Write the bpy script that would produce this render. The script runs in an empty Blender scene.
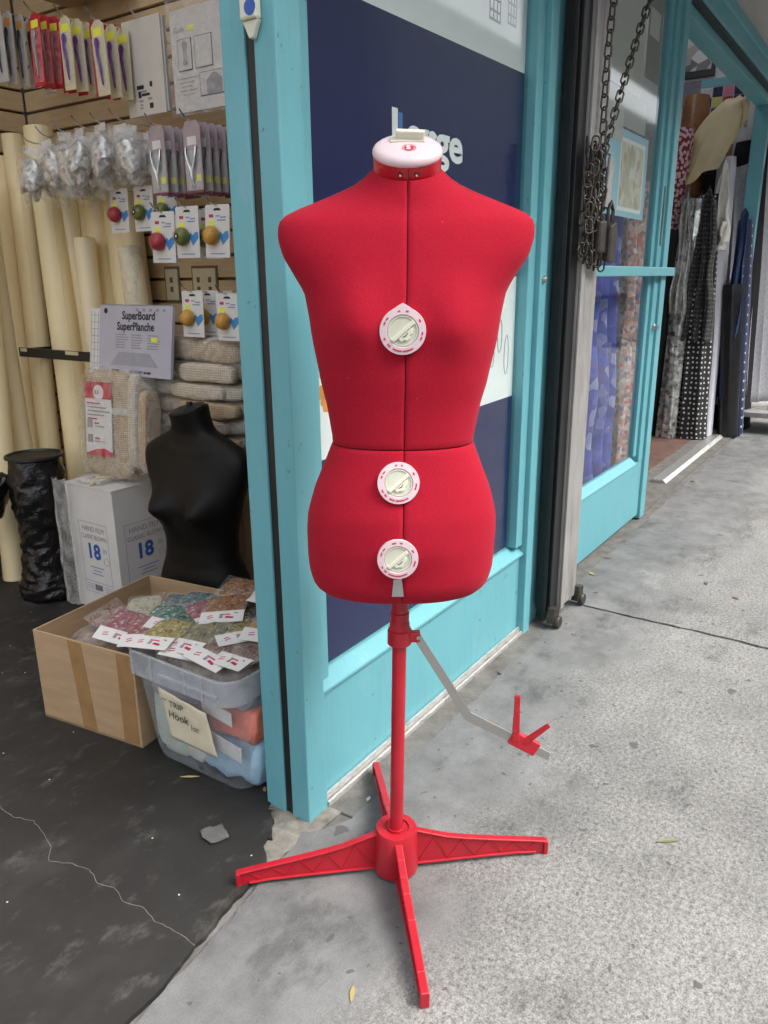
import bpy, bmesh, math, random
from mathutils import Vector, Matrix, noise as mnoise
random.seed(7)
R = math.radians
SC = bpy.context.scene
COL = SC.collection

# ------------------------------------------------------------------ camera
AZ, PITCH, ROLL, CH = R(34.0), R(16.86), R(0.5), 1.22
fw = Vector((math.cos(AZ), math.sin(AZ), 0)); rt = Vector((math.sin(AZ), -math.cos(AZ), 0)); zu = Vector((0, 0, 1))
F = fw*math.cos(PITCH) - zu*math.sin(PITCH); U = fw*math.sin(PITCH) + zu*math.cos(PITCH)
R2 = rt*math.cos(ROLL) - U*math.sin(ROLL); U2 = U*math.cos(ROLL) + rt*math.sin(ROLL)
cd = bpy.data.cameras.new('camera'); cam = bpy.data.objects.new('camera', cd); COL.objects.link(cam)
cd.sensor_fit = 'VERTICAL'; cd.sensor_height = 24; cd.lens = 24*769/1024; cd.clip_start = .05; cd.clip_end = 500
cam.matrix_world = Matrix(((R2.x, U2.x, -F.x, 0), (R2.y, U2.y, -F.y, 0), (R2.z, U2.z, -F.z, CH), (0, 0, 0, 1)))
SC.camera = cam

# ------------------------------------------------------------------ sky, sun, exposure
SUN_AZ, SUN_EL = R(-75), R(50)          # direction the sun stands in (from +X, anticlockwise)
w = bpy.data.worlds.new('World'); SC.world = w; w.use_nodes = True
wn = w.node_tree; bg = wn.nodes['Background']
sky = wn.nodes.new('ShaderNodeTexSky'); sky.sky_type = 'NISHITA'; sky.sun_disc = False
sky.sun_elevation = SUN_EL; sky.sun_rotation = math.pi/2 - SUN_AZ
sky.air_density = 1.0; sky.dust_density = 5.0; sky.ozone_density = .6
hs = wn.nodes.new('ShaderNodeHueSaturation'); hs.inputs['Saturation'].default_value = .30
wn.links.new(sky.outputs[0], hs.inputs['Color']); wn.links.new(hs.outputs[0], bg.inputs[0])
bg.inputs[1].default_value = .15
sl = bpy.data.lights.new('sun', 'SUN'); sl.energy = .8; sl.angle = R(40); sl.color = (1, .96, .9)
so = bpy.data.objects.new('sun', sl); COL.objects.link(so)
sd = Vector((math.cos(SUN_AZ)*math.cos(SUN_EL), math.sin(SUN_AZ)*math.cos(SUN_EL), math.sin(SUN_EL)))
so.rotation_euler = sd.to_track_quat('Z', 'Y').to_euler(); so.location = (0, -3, 6)
vs = SC.view_settings; vs.view_transform = 'Standard'; vs.look = 'None'; vs.exposure = 1.6; vs.gamma = 1; vs.use_curve_mapping = False
SC.render.engine = 'CYCLES'
SC.cycles.max_bounces = 10; SC.cycles.transparent_max_bounces = 24; SC.cycles.diffuse_bounces = 5

# ------------------------------------------------------------------ materials
def nodes(name):
    m = bpy.data.materials.new(name); m.use_nodes = True
    nt = m.node_tree; b = nt.nodes['Principled BSDF']
    return m, nt, b
def N(nt, t, **k):
    n = nt.nodes.new(t)
    for a, v in k.items():
        if a in n.inputs: n.inputs[a].default_value = v
        else: setattr(n, a, v)
    return n
def L(nt, a, b): nt.links.new(a, b)
def ramp(nt, fac, stops):
    r = nt.nodes.new('ShaderNodeValToRGB'); e = r.color_ramp.elements
    while len(e) < len(stops): e.new(.5)
    for i, (p, c) in enumerate(stops):
        e[i].position = p; e[i].color = (*c, 1) if isinstance(c, (tuple, list)) else (c, c, c, 1)
    L(nt, fac, r.inputs[0]); return r.outputs[0]
def mixc(nt, fac, a, b, blend='MIX'):
    n = nt.nodes.new('ShaderNodeMix'); n.data_type = 'RGBA'; n.blend_type = blend
    for s, v in ((n.inputs[0], fac), (n.inputs[6], a), (n.inputs[7], b)):
        if hasattr(v, 'links') or isinstance(v, bpy.types.NodeSocket): L(nt, v, s)
        elif isinstance(v, (int, float)): s.default_value = v
        else: s.default_value = (*v, 1)
    return n.outputs[2]
def tc(nt, scale=None):
    c = nt.nodes.new('ShaderNodeTexCoord'); o = c.outputs['Object']
    if scale:
        mp = nt.nodes.new('ShaderNodeMapping'); mp.inputs['Scale'].default_value = scale; L(nt, o, mp.inputs[0]); o = mp.outputs[0]
    return o
def noise_(nt, co, s, d=4, r=.6):
    n = N(nt, 'ShaderNodeTexNoise', Scale=s, Detail=d, Roughness=r); L(nt, co, n.inputs['Vector']); return n.outputs['Fac']
def bump_(nt, h, b, st, dist=.005):
    n = N(nt, 'ShaderNodeBump', Strength=st, Distance=dist); L(nt, h, n.inputs['Height']); L(nt, n.outputs[0], b.inputs['Normal'])
MC = {}
def pm(name, base, rough=.6, metal=0, var=.12, scale=18, bump=.15, bscale=120, stretch=None, coat=0, sheen=0, dist=.002, dirt=0, dirtc=(.08, .07, .06), spec=.5):
    if name in MC: return MC[name]
    m, nt, b = nodes(name); co = tc(nt, stretch)
    n1 = noise_(nt, co, scale)
    lo = [max(0, c*(1-var)) for c in base]; hi = [min(1, c*(1+var)) for c in base]
    col = ramp(nt, n1, [(.3, lo), (.7, hi)])
    if dirt:
        n3 = noise_(nt, co, scale*.35, 6, .7); f = ramp(nt, n3, [(.52, 0.0), (.72, dirt)])
        n4 = N(nt, 'ShaderNodeSeparateColor'); L(nt, f, n4.inputs[0])
        col = mixc(nt, n4.outputs[0], col, dirtc)
    L(nt, col, b.inputs['Base Color'])
    b.inputs['Roughness'].default_value = rough; b.inputs['Metallic'].default_value = metal
    b.inputs['Coat Weight'].default_value = coat; b.inputs['Sheen Weight'].default_value = sheen
    b.inputs['Specular IOR Level'].default_value = spec
    if rough > .15:
        rr = N(nt, 'ShaderNodeMapRange'); rr.inputs[3].default_value = max(.05, rough-.1); rr.inputs[4].default_value = min(1, rough+.1)
        L(nt, n1, rr.inputs[0]); L(nt, rr.outputs[0], b.inputs['Roughness'])
    if bump: bump_(nt, noise_(nt, co, bscale), b, bump, dist)
    MC[name] = m; return m

def m_concrete():
    m, nt, b = nodes('sidewalk concrete'); co = tc(nt)
    big = noise_(nt, co, 1.3, 6, .62); mid = noise_(nt, co, 9, 5, .65)
    fine = noise_(nt, co, 260, 3, .7); grit = noise_(nt, co, 95, 6, .85)
    # troweled smooth band along the shop front, rough exposed grit away from it
    sp = N(nt, 'ShaderNodeSeparateXYZ'); L(nt, co, sp.inputs[0])
    wob = noise_(nt, co, 2.2, 5, .6)
    a = N(nt, 'ShaderNodeMath', operation='MULTIPLY_ADD'); L(nt, wob, a.inputs[0]); a.inputs[1].default_value = .9; L(nt, sp.outputs[1], a.inputs[2])
    smooth = N(nt, 'ShaderNodeMapRange'); smooth.inputs[1].default_value = .94; smooth.inputs[2].default_value = 1.2; L(nt, a.outputs[0], smooth.inputs[0])
    gr = ramp(nt, grit, [(.33, (.075, .073, .068)), (.46, (.24, .237, .226)), (.60, (.40, .397, .382))])
    fr = ramp(nt, fine, [(.33, .5), (.5, .98), (.7, 1.3)])
    rough_c = mixc(nt, .85, gr, fr, 'MULTIPLY')
    sm = ramp(nt, mid, [(.25, (.165, .169, .17)), (.75, (.25, .253, .25))])
    sm = mixc(nt, .35, sm, fr, 'MULTIPLY')
    col = mixc(nt, smooth.outputs[0], rough_c, sm)
    col = mixc(nt, .75, col, ramp(nt, big, [(.30, .40), (.43, .70), (.56, .90), (.72, 1.04)]), 'MULTIPLY')
    col = mixc(nt, .5, col, ramp(nt, mid, [(.3, .70), (.6, 1.05)]), 'MULTIPLY')
    # old spills and worn patches with soft ragged edges
    sp2 = noise_(nt, tc(nt, (1, 1.6, 1)), 2.7, 8, .7); col = mixc(nt, .9, col, ramp(nt, sp2, [(.34, .52), (.43, .90), (.60, .98), (.70, 1.2)]), 'MULTIPLY')
    # trodden gum spots
    for sc_, rad, thr in ((2.6, .036, .74), (5.0, .046, .85), (11, .07, .93), (30, .11, .93)):
        v = N(nt, 'ShaderNodeTexVoronoi', Scale=sc_); v.voronoi_dimensions = '2D'; nn = N(nt, 'ShaderNodeMapping'); nn.inputs['Scale'].default_value = (1, 1, .01)
        L(nt, co, nn.inputs[0]); wv = N(nt, 'ShaderNodeTexNoise', Scale=30); L(nt, co, wv.inputs[0])
        ad = N(nt, 'ShaderNodeMix'); ad.data_type = 'VECTOR'; ad.inputs[0].default_value = .035; L(nt, nn.outputs[0], ad.inputs[4]); L(nt, wv.outputs['Color'], ad.inputs[5])
        L(nt, ad.outputs[1], v.inputs['Vector'])
        s1 = N(nt, 'ShaderNodeMapRange'); s1.inputs[1].default_value = rad*1.1; s1.inputs[2].default_value = rad*.85; L(nt, v.outputs['Distance'], s1.inputs[0])
        sc2 = N(nt, 'ShaderNodeSeparateColor'); L(nt, v.outputs['Color'], sc2.inputs[0])
        s2 = N(nt, 'ShaderNodeMath', operation='GREATER_THAN'); L(nt, sc2.outputs[0], s2.inputs[0]); s2.inputs[1].default_value = thr
        s3 = N(nt, 'ShaderNodeMath', operation='MULTIPLY'); L(nt, s1.outputs[0], s3.inputs[0]); L(nt, s2.outputs[0], s3.inputs[1])
        s4 = N(nt, 'ShaderNodeMath', operation='MULTIPLY'); L(nt, s3.outputs[0], s4.inputs[0]); s4.inputs[1].default_value = .8
        col = mixc(nt, s4.outputs[0], col, (.075, .075, .075))
    L(nt, col, b.inputs['Base Color']); b.inputs['Roughness'].default_value = .88
    h = mixc(nt, .5, grit, fine); bump_(nt, h, b, .55, .006)
    return m
def m_darkfloor():
    m, nt, b = nodes('dark shop floor'); co = tc(nt)
    big = noise_(nt, co, 2.2, 6, .65); mid = noise_(nt, co, 14, 6, .7); fine = noise_(nt, co, 160, 2, .6)
    col = ramp(nt, big, [(.25, (.011, .0105, .010)), (.55, (.019, .018, .017)), (.8, (.042, .040, .037))])
    col = mixc(nt, .5, col, ramp(nt, mid, [(.3, .65), (.7, 1.3)]), 'MULTIPLY')
    # scuffs and white specks
    st = tc(nt, (5, 8, 1)); sf = noise_(nt, st, 1.6, 8, .75); sc_ = ramp(nt, sf, [(.55, 0.0), (.72, .5)])
    s = N(nt, 'ShaderNodeSeparateColor'); L(nt, sc_, s.inputs[0]); col = mixc(nt, s.outputs[0], col, (.13, .127, .12))
    v = N(nt, 'ShaderNodeTexVoronoi', Scale=24); v.voronoi_dimensions = '2D'; L(nt, co, v.inputs['Vector'])
    d = N(nt, 'ShaderNodeMath', operation='LESS_THAN'); L(nt, v.outputs['Distance'], d.inputs[0]); d.inputs[1].default_value = .05
    q = N(nt, 'ShaderNodeSeparateColor'); L(nt, v.outputs['Color'], q.inputs[0])
    g = N(nt, 'ShaderNodeMath', operation='GREATER_THAN'); L(nt, q.outputs[0], g.inputs[0]); g.inputs[1].default_value = .955
    p = N(nt, 'ShaderNodeMath', operation='MULTIPLY'); L(nt, d.outputs[0], p.inputs[0]); L(nt, g.outputs[0], p.inputs[1])
    col = mixc(nt, p.outputs[0], col, (.5, .49, .46))
    L(nt, col, b.inputs['Base Color'])
    L(nt, ramp(nt, big, [(.3, .55), (.7, .8)]), b.inputs['Roughness'])
    bump_(nt, mixc(nt, .5, mid, fine), b, .3, .003)
    return m
def m_glass(name='window glass', tint=(.93, .96, .95), rough=0.0, minr=0.0):
    m, nt, b = nodes(name); nt.nodes.remove(b); out = nt.nodes['Material Output']
    t = N(nt, 'ShaderNodeBsdfTransparent'); t.inputs[0].default_value = (*tint, 1)
    g = N(nt, 'ShaderNodeBsdfGlossy'); g.inputs['Roughness'].default_value = rough
    f = N(nt, 'ShaderNodeFresnel', IOR=1.3); mx = N(nt, 'ShaderNodeMixShader')
    ge = N(nt, 'ShaderNodeNewGeometry'); mr = N(nt, 'ShaderNodeMapRange'); mr.inputs[3].default_value = 1.3; mr.inputs[4].default_value = 1/1.3   # same reflection on both faces of the pane
    L(nt, ge.outputs['Backfacing'], mr.inputs[0]); L(nt, mr.outputs[0], f.inputs['IOR'])
    if minr:
        ma = N(nt, 'ShaderNodeMath', operation='ADD'); L(nt, f.outputs[0], ma.inputs[0]); ma.inputs[1].default_value = minr; L(nt, ma.outputs[0], mx.inputs[0])
    else: L(nt, f.outputs[0], mx.inputs[0])
    L(nt, t.outputs[0], mx.inputs[1]); L(nt, g.outputs[0], mx.inputs[2]); L(nt, mx.outputs[0], out.inputs[0])
    return m
def m_poly(name, col, alpha, rough=.25, bump=.4, bs=30):
    """thin cloudy or clear plastic film"""
    m, nt, b = nodes(name); out = nt.nodes['Material Output']; co = tc(nt)
    b.inputs['Base Color'].default_value = (*col, 1); b.inputs['Roughness'].default_value = rough
    t = N(nt, 'ShaderNodeBsdfTransparent'); mx = N(nt, 'ShaderNodeMixShader')
    n = noise_(nt, co, bs, 5, .6)
    r = N(nt, 'ShaderNodeMapRange'); r.inputs[1].default_value = .3; r.inputs[2].default_value = .7; r.inputs[3].default_value = max(0, alpha-.15); r.inputs[4].default_value = min(1, alpha+.15); L(nt, n, r.inputs[0])
    L(nt, r.outputs[0], mx.inputs[0]); L(nt, t.outputs[0], mx.inputs[1]); L(nt, b.outputs[0], mx.inputs[2]); L(nt, mx.outputs[0], out.inputs[0])
    if bump: bump_(nt, n, b, bump, .01)
    return m
def m_speck(name, cols, scale=160, rough=.25, metal=.3, bump=.6, dist=.003):
    """little loose pieces (sequins, bits of metal) packed together"""
    m, nt, b = nodes(name); co = tc(nt)
    v = N(nt, 'ShaderNodeTexVoronoi', Scale=scale); L(nt, co, v.inputs['Vector'])
    s = N(nt, 'ShaderNodeSeparateColor'); L(nt, v.outputs['Color'], s.inputs[0])
    k = len(cols); L(nt, ramp(nt, s.outputs[0], [(i/max(1, k-1), c) for i, c in enumerate(cols)]), b.inputs['Base Color'])
    b.inputs['Roughness'].default_value = rough; b.inputs['Metallic'].default_value = metal
    bump_(nt, s.outputs[1], b, bump, dist); return m
def m_dots(name, base, dot, scale, thr=.3, rough=.8, stretch=(1, 1, 1), rand=0.0, sheen=.2, uv=True):
    m, nt, b = nodes(name); co = tc(nt, stretch)
    if uv: at_ = nt.nodes.new('ShaderNodeAttribute'); at_.attribute_name = 'cloth_uv'; co = at_.outputs['Vector']
    v = N(nt, 'ShaderNodeTexVoronoi', Scale=scale); v.inputs['Randomness'].default_value = rand
    if uv: v.voronoi_dimensions = '2D'; L(nt, co, v.inputs['Vector'])
    d = N(nt, 'ShaderNodeMath', operation='LESS_THAN'); L(nt, v.outputs['Distance'], d.inputs[0]); d.inputs[1].default_value = thr
    L(nt, mixc(nt, d.outputs[0], base, dot), b.inputs['Base Color']); b.inputs['Roughness'].default_value = rough
    b.inputs['Sheen Weight'].default_value = sheen; bump_(nt, noise_(nt, co, 40), b, .2, .003)
    return m
def m_weave(name, base, scale=820):
    """coarse burlap: two crossed thread waves with slubs"""
    m, nt, b = nodes(name); co = tc(nt)
    sp = N(nt, 'ShaderNodeSeparateXYZ'); L(nt, co, sp.inputs[0])
    out = []
    for i, src in enumerate((sp.outputs[1], sp.outputs[2])):
        a = N(nt, 'ShaderNodeMath', operation='MULTIPLY'); L(nt, src, a.inputs[0]); a.inputs[1].default_value = scale
        s = N(nt, 'ShaderNodeMath', operation='SINE'); L(nt, a.outputs[0], s.inputs[0]); out.append(s.outputs[0])
    ad = N(nt, 'ShaderNodeMath', operation='ADD'); L(nt, out[0], ad.inputs[0]); L(nt, out[1], ad.inputs[1])
    n = noise_(nt, co, 60, 5, .7)
    a2 = N(nt, 'ShaderNodeMath', operation='MULTIPLY_ADD'); L(nt, ad.outputs[0], a2.inputs[0]); a2.inputs[1].default_value = .16; L(nt, n, a2.inputs[2])
    L(nt, ramp(nt, a2.outputs[0], [(.15, [c*.6 for c in base]), (.5, base), (.85, [min(1, c*1.2) for c in base])]), b.inputs['Base Color'])
    b.inputs['Roughness'].default_value = .9; bump_(nt, a2.outputs[0], b, .6, .003); return m

TEAL = (.115, .40, .44)
def m_paint():
    m, nt, b = nodes('teal paint'); co = tc(nt)
    n1 = noise_(nt, co, 3.0, 5, .6); n2 = noise_(nt, tc(nt, (18, 18, 2)), 3, 6, .7); n3 = noise_(nt, co, 22, 6, .72)
    col = ramp(nt, n1, [(.25, (.120, .365, .42)), (.75, (.145, .41, .465))])
    s = N(nt, 'ShaderNodeSeparateColor'); L(nt, ramp(nt, n2, [(.50, 0.0), (.74, .4)]), s.inputs[0]); col = mixc(nt, s.outputs[0], col, (.11, .27, .285))
    s = N(nt, 'ShaderNodeSeparateColor'); L(nt, ramp(nt, n3, [(.655, 0.0), (.69, .8)]), s.inputs[0]); col = mixc(nt, s.outputs[0], col, (.10, .115, .11))
    n5 = noise_(nt, tc(nt, (1, 1, .35)), 7, 8, .75); s = N(nt, 'ShaderNodeSeparateColor'); L(nt, ramp(nt, n5, [(.60, 0.0), (.70, .2)]), s.inputs[0]); col = mixc(nt, s.outputs[0], col, (.34, .50, .50))
    L(nt, col, b.inputs['Base Color']); b.inputs['Roughness'].default_value = .42
    bump_(nt, mixc(nt, .5, n3, noise_(nt, co, 60)), b, .2, .003); return m

def m_redfelt():
    m, nt, b = nodes('red stretch fabric'); co = tc(nt)
    f = noise_(nt, co, 420, 3, .7); g = noise_(nt, co, 900, 1, .5); n = noise_(nt, co, 5, 4)
    col = ramp(nt, f, [(.3, (.29, .007, .019)), (.7, (.43, .011, .031))])
    col = mixc(nt, .35, col, ramp(nt, n, [(.3, .88), (.7, 1.08)]), 'MULTIPLY')
    v = N(nt, 'ShaderNodeTexVoronoi', Scale=60); L(nt, co, v.inputs['Vector'])
    d = N(nt, 'ShaderNodeMath', operation='LESS_THAN'); L(nt, v.outputs['Distance'], d.inputs[0]); d.inputs[1].default_value = .035
    q = N(nt, 'ShaderNodeSeparateColor'); L(nt, v.outputs['Color'], q.inputs[0])
    t = N(nt, 'ShaderNodeMath', operation='GREATER_THAN'); L(nt, q.outputs[1], t.inputs[0]); t.inputs[1].default_value = .9
    p = N(nt, 'ShaderNodeMath', operation='MULTIPLY'); L(nt, d.outputs[0], p.inputs[0]); L(nt, t.outputs[0], p.inputs[1])
    col = mixc(nt, p.outputs[0], col, (.65, .35, .37))
    L(nt, col, b.inputs['Base Color']); b.inputs['Roughness'].default_value = .95; b.inputs['Specular IOR Level'].default_value = .15
    b.inputs['Sheen Weight'].default_value = .12; b.inputs['Sheen Roughness'].default_value = .4; b.inputs['Sheen Tint'].default_value = (1, .35, .4, 1)
    pk = noise_(nt, co, 9, 4, .55); bump_(nt, mixc(nt, .82, mixc(nt, .5, f, g), pk), b, .45, .004); return m

MT = dict(
    concrete=m_concrete(), floor=m_darkfloor(), teal=m_paint(), glass=m_glass(rough=.05), redfelt=m_redfelt(),
    redplastic=pm('red moulded plastic', (.40, .010, .022), .36, var=.14, scale=8, bump=.15, bscale=90, dirt=.3, dirtc=(.25, .03, .035)),
    redgloss=pm('glossy red plastic', (.46, .012, .024), .28, var=.06, bump=0),
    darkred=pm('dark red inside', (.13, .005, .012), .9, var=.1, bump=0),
    pinkwhite=pm('pale pink plastic', (.66, .52, .55), .3, var=.04, bump=0),
    cream=pm('cream plastic', (.66, .66, .54), .4, var=.05, bump=.05),
    creamshade=pm('shaded cream plastic', (.56, .56, .46), .5, var=.05, bump=0),  # darker copy of the cream plastic, shade put into the colour
    redprint=pm('red print', (.52, .03, .08), .5, var=.05, bump=0),
    black=pm('black paint', (.012, .012, .013), .45, var=.3, bump=.2),
    steel=pm('brushed steel strip', (.44, .435, .42), .34, metal=.85, var=.10, scale=30, bump=0, stretch=(4, 4, 40)),
    chrome=pm('bright wire', (.7, .7, .7), .2, metal=1, var=.05, bump=0),
    navy=pm('navy print', (.006, .010, .085), .45, var=.06, bump=0),
    white=pm('white print', (.88, .89, .92), .5, var=.03, bump=0),
    paper=pm('white card', (.70, .69, .67), .7, var=.05, bump=.05),
    greypaper=pm('grey card', (.45, .44, .43), .7, var=.05, bump=.05),
    ink=pm('black ink', (.02, .02, .022), .6, var=.1, bump=0),
    greyink=pm('grey ink', (.28, .28, .29), .6, var=.1, bump=0),
    blueink=pm('blue ink', (.03, .10, .38), .6, var=.1, bump=0),
    paleink=pm('pale blue ink', (.22, .30, .48), .6, var=.1, bump=0),
    orange=pm('orange print', (.80, .30, .06), .5, var=.15, bump=0),
    yellow=pm('yellow price sticker', (.80, .82, .08), .5, var=.05, bump=0),
    greysteel=pm('weathered grey gate steel', (.36, .355, .345), .55, metal=.35, var=.16, scale=7, bump=.25, bscale=60, stretch=(6, 6, 1), dirt=.6),
    rust=pm('worn iron', (.085, .078, .068), .5, metal=.75, var=.35, scale=40, bump=.3, dirt=.6, dirtc=(.09, .05, .03)),
    alu=pm('worn aluminium strip', (.60, .60, .58), .42, metal=.6, var=.2, scale=20, bump=.2, dirt=.7, stretch=(3, 14, 14)),
    footing=pm('dirty cement footing', (.14, .135, .125), .9, var=.3, scale=14, bump=.6, bscale=80, dirt=.7, dist=.006),
    wood=pm('pale slat wall board', (.56, .42, .25), .5, var=.12, scale=5, bump=.08, bscale=50, stretch=(2, 2, 14)),
    groove=pm('slat wall groove', (.16, .11, .06), .8, var=.1, bump=0),
    vinyl=pm('cream vinyl roll', (.90, .76, .46), .42, var=.06, scale=3, bump=.25, bscale=9, stretch=(1, 1, .25), dist=.01),
    vinyl2=pm('ivory vinyl roll', (.91, .79, .52), .35, var=.06, scale=3, bump=.2, bscale=9, stretch=(1, 1, .25), dist=.01),
    brownroll=pm('brown kraft roll', (.22, .15, .09), .7, var=.15, bump=.1),
    carton=pm('brown corrugated card', (.42, .29, .17), .8, var=.1, scale=6, bump=.15, bscale=25, stretch=(1, 1, 9), dirt=.25, dirtc=(.26, .18, .10)),
    tape=pm('brown packing tape', (.34, .20, .09), .22, var=.12, bump=.3, bscale=20, dist=.004),
    whitecarton=pm('white carton', (.66, .655, .64), .6, var=.06, scale=5, bump=.1, bscale=14, dirt=.25, dirtc=(.45, .44, .41)),
    matblack=pm('matte black mannequin', (.007, .0065, .006), .5, spec=.22, var=.25, scale=4, bump=.1, bscale=40, dirt=.4, dirtc=(.03, .025, .02)),
    blackfilm=pm('black plastic film', (.008, .008, .009), .16, var=.2, bump=.5, bscale=26, dist=.02),
    clearfilm=m_poly('cloudy clear film', (.80, .80, .78), .32, .2, .6, 22),
    bagfilm=m_poly('clear bag film', (.85, .85, .84), .15, .08, .8, 40),
    sachet=m_poly('thin sachet film', (.85, .85, .84), .07, .06, .8, 40),
    bin=m_poly('frosted clear bin plastic', (.52, .56, .60), .15, .25, .1, 6),
    binrim=m_poly('frosted bin rim', (.55, .59, .63), .42, .25, .1, 6),
    burlap=m_weave('natural burlap', (.47, .36, .23)),
    burlapwhite=m_weave('bleached burlap', (.58, .51, .40), 760),
    whitefoam=pm('white cotton batting', (.74, .72, .67), .8, var=.06, bump=.4, bscale=40, dist=.006),
    lilac=pm('lilac grey board', (.46, .45, .52), .55, var=.05, bump=.05),
    lilacdark=pm('grey print field', (.34, .34, .38), .6, var=.05, bump=0),
    redcard=pm('red card', (.50, .012, .03), .45, var=.12, bump=.1),
    creamcard=pm('cream card', (.60, .54, .36), .6, var=.07, bump=.05),
    orangetag=pm('orange tag', (.70, .28, .06), .6, var=.05, bump=0),
    purple=pm('purple tool', (.14, .03, .26), .35, var=.1, bump=0),
    mauve=pm('mauve card', (.40, .32, .34), .5, var=.08, bump=.05),
    plum=pm('plum card edge', (.20, .06, .09), .5, var=.1, bump=0),
    note=pm('cream paper note', (.72, .66, .50), .75, var=.05, bump=.5, bscale=14, dist=.01),
    bluetag=pm('blue heart print', (.06, .26, .55), .5, var=.1, bump=0),
    lightblue=pm('light blue flyer', (.36, .62, .76), .5, var=.05, bump=0),
    soffit=pm('grey painted soffit', (.30, .30, .28), .8, var=.15, scale=3, bump=.1),
    plaster=pm('off white wall', (.58, .57, .55), .85, var=.08, scale=3, bump=.15),
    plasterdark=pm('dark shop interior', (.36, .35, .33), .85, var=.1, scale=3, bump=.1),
    asphalt=pm('asphalt', (.05, .05, .052), .9, var=.25, scale=30, bump=.5),
    brick=pm('brown render across the street', (.12, .10, .09), .85, var=.12, scale=.6, bump=.1),
    winglass=pm('far window panes', (.03, .035, .04), .08, var=.2, scale=.5, bump=0),
)

# ------------------------------------------------------------------ mesh tools
def root_loc(p):
    while p is not None and p.parent is not None: p = p.parent
    return Vector(p.location) if p is not None else Vector((0, 0, 0))
class MB:
    def __init__(s): s.v = []; s.f = []
    def add(s, vs_, fs):
        o = len(s.v); s.v += [Vector(a) for a in vs_]; s.f += [[i+o for i in f] for f in fs]; return s
    def box(s, c, d, rot=None):
        c = Vector(c); x, y, z = [a/2 for a in d]
        vs_ = [Vector(p) for p in ((-x, -y, -z), (x, -y, -z), (x, y, -z), (-x, y, -z), (-x, -y, z), (x, -y, z), (x, y, z), (-x, y, z))]
        if rot is not None: vs_ = [rot @ p for p in vs_]
        return s.add([p+c for p in vs_], [(0, 3, 2, 1), (4, 5, 6, 7), (0, 1, 5, 4), (1, 2, 6, 5), (2, 3, 7, 6), (3, 0, 4, 7)])
    def bx(s, x0, x1, y0, y1, z0, z1): return s.box(((x0+x1)/2, (y0+y1)/2, (z0+z1)/2), (abs(x1-x0), abs(y1-y0), abs(z1-z0)))
    def loft(s, loops, cap0=True, cap1=True, closed=True):
        n = len(loops[0]); vs_ = [p for l in loops for p in l]; fs = []
        for i in range(len(loops)-1):
            for j in range(n if closed else n-1):
                k = (j+1) % n; fs.append((i*n+j, i*n+k, (i+1)*n+k, (i+1)*n+j))
        if cap0: fs.append(tuple(range(n-1, -1, -1)))
        if cap1: fs.append(tuple(range((len(loops)-1)*n, len(loops)*n)))
        return s.add(vs_, fs)
    def tube(s, pts, r, seg=10, cap=True, closed=False):
        pts = [Vector(p) for p in pts]; loops = []; n = len(pts); up = None
        for i, p in enumerate(pts):
            a = pts[(i-1) % n] if (closed or i > 0) else p; b_ = pts[(i+1) % n] if (closed or i < n-1) else p
            t = (b_-a).normalized()
            if up is None: up = Vector((0, 0, 1)) if abs(t.z) < .9 else Vector((1, 0, 0))
            u = (up - t*up.dot(t)).normalized(); v = t.cross(u); up = u
            rr = r[i] if isinstance(r, (list, tuple)) else r
            loops.append([p + (u*math.cos(2*math.pi*k/seg) + v*math.sin(2*math.pi*k/seg))*rr for k in range(seg)])
        if closed: loops.append(loops[0]); cap = False
        return s.loft(loops, cap, cap)
    def lathe(s, prof, c=(0, 0, 0), seg=32, ax=None, cap=True):
        """prof = [(radius, height)], ax = (u, v, n) frame"""
        u, v, n = ax if ax else (Vector((1, 0, 0)), Vector((0, 1, 0)), Vector((0, 0, 1)))
        c = Vector(c)
        return s.loft([[c + (u*math.cos(2*math.pi*k/seg) + v*math.sin(2*math.pi*k/seg))*max(r_, 1e-5) + n*h for k in range(seg)] for r_, h in prof], cap, cap)
    def prism(s, poly, o, u, v, n, d):
        """polygon in the (u, v) plane at o, extruded by d along n"""
        o = Vector(o); a = [o + u*p[0] + v*p[1] for p in poly]
        return s.loft([a, [p + n*d for p in a]])
    def grid(s, fn, nu, nv, closed_u=False):
        vs_ = [fn(i/nu, j/nv) for j in range(nv+1) for i in range(nu+1)]; fs = []
        for j in range(nv):
            for i in range(nu): a = j*(nu+1)+i; fs.append((a, a+1, a+nu+2, a+nu+1))
        return s.add(vs_, fs)
    def build(s, name, mat, parent=None, smooth=False, bev=0, bseg=2, fix=True, thick=0, angle=40):
        me = bpy.data.meshes.new(name); off = root_loc(parent)
        me.from_pydata([p-off for p in s.v], [], s.f)
        if fix:
            b = bmesh.new(); b.from_mesh(me); bmesh.ops.recalc_face_normals(b, faces=b.faces); b.to_mesh(me); b.free()
        me.materials.append(MT[mat] if isinstance(mat, str) else mat)
        o = bpy.data.objects.new(name, me); COL.objects.link(o); o.parent = parent
        if smooth:
            me.polygons.foreach_set('use_smooth', [True]*len(me.polygons))
            if angle < 180: me.set_sharp_from_angle(angle=R(angle))
        if thick:
            md = o.modifiers.new('thickness', 'SOLIDIFY'); md.thickness = thick; md.offset = 0
        if bev:
            md = o.modifiers.new('edge', 'BEVEL'); md.width = bev; md.segments = bseg; md.limit_method = 'ANGLE'; md.angle_limit = R(35)
        return o
def T(name, label, cat, loc=(0, 0, 0), group=None):
    o = bpy.data.objects.new(name, None); COL.objects.link(o); o.location = loc; o.empty_display_size = .05
    return tag(o, label, cat, group)
def tag(o, label, cat, group=None):
    o['label'] = label; o['category'] = cat
    if group: o['group'] = group
    return o
def ST(o): o['kind'] = 'structure'; return o
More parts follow.
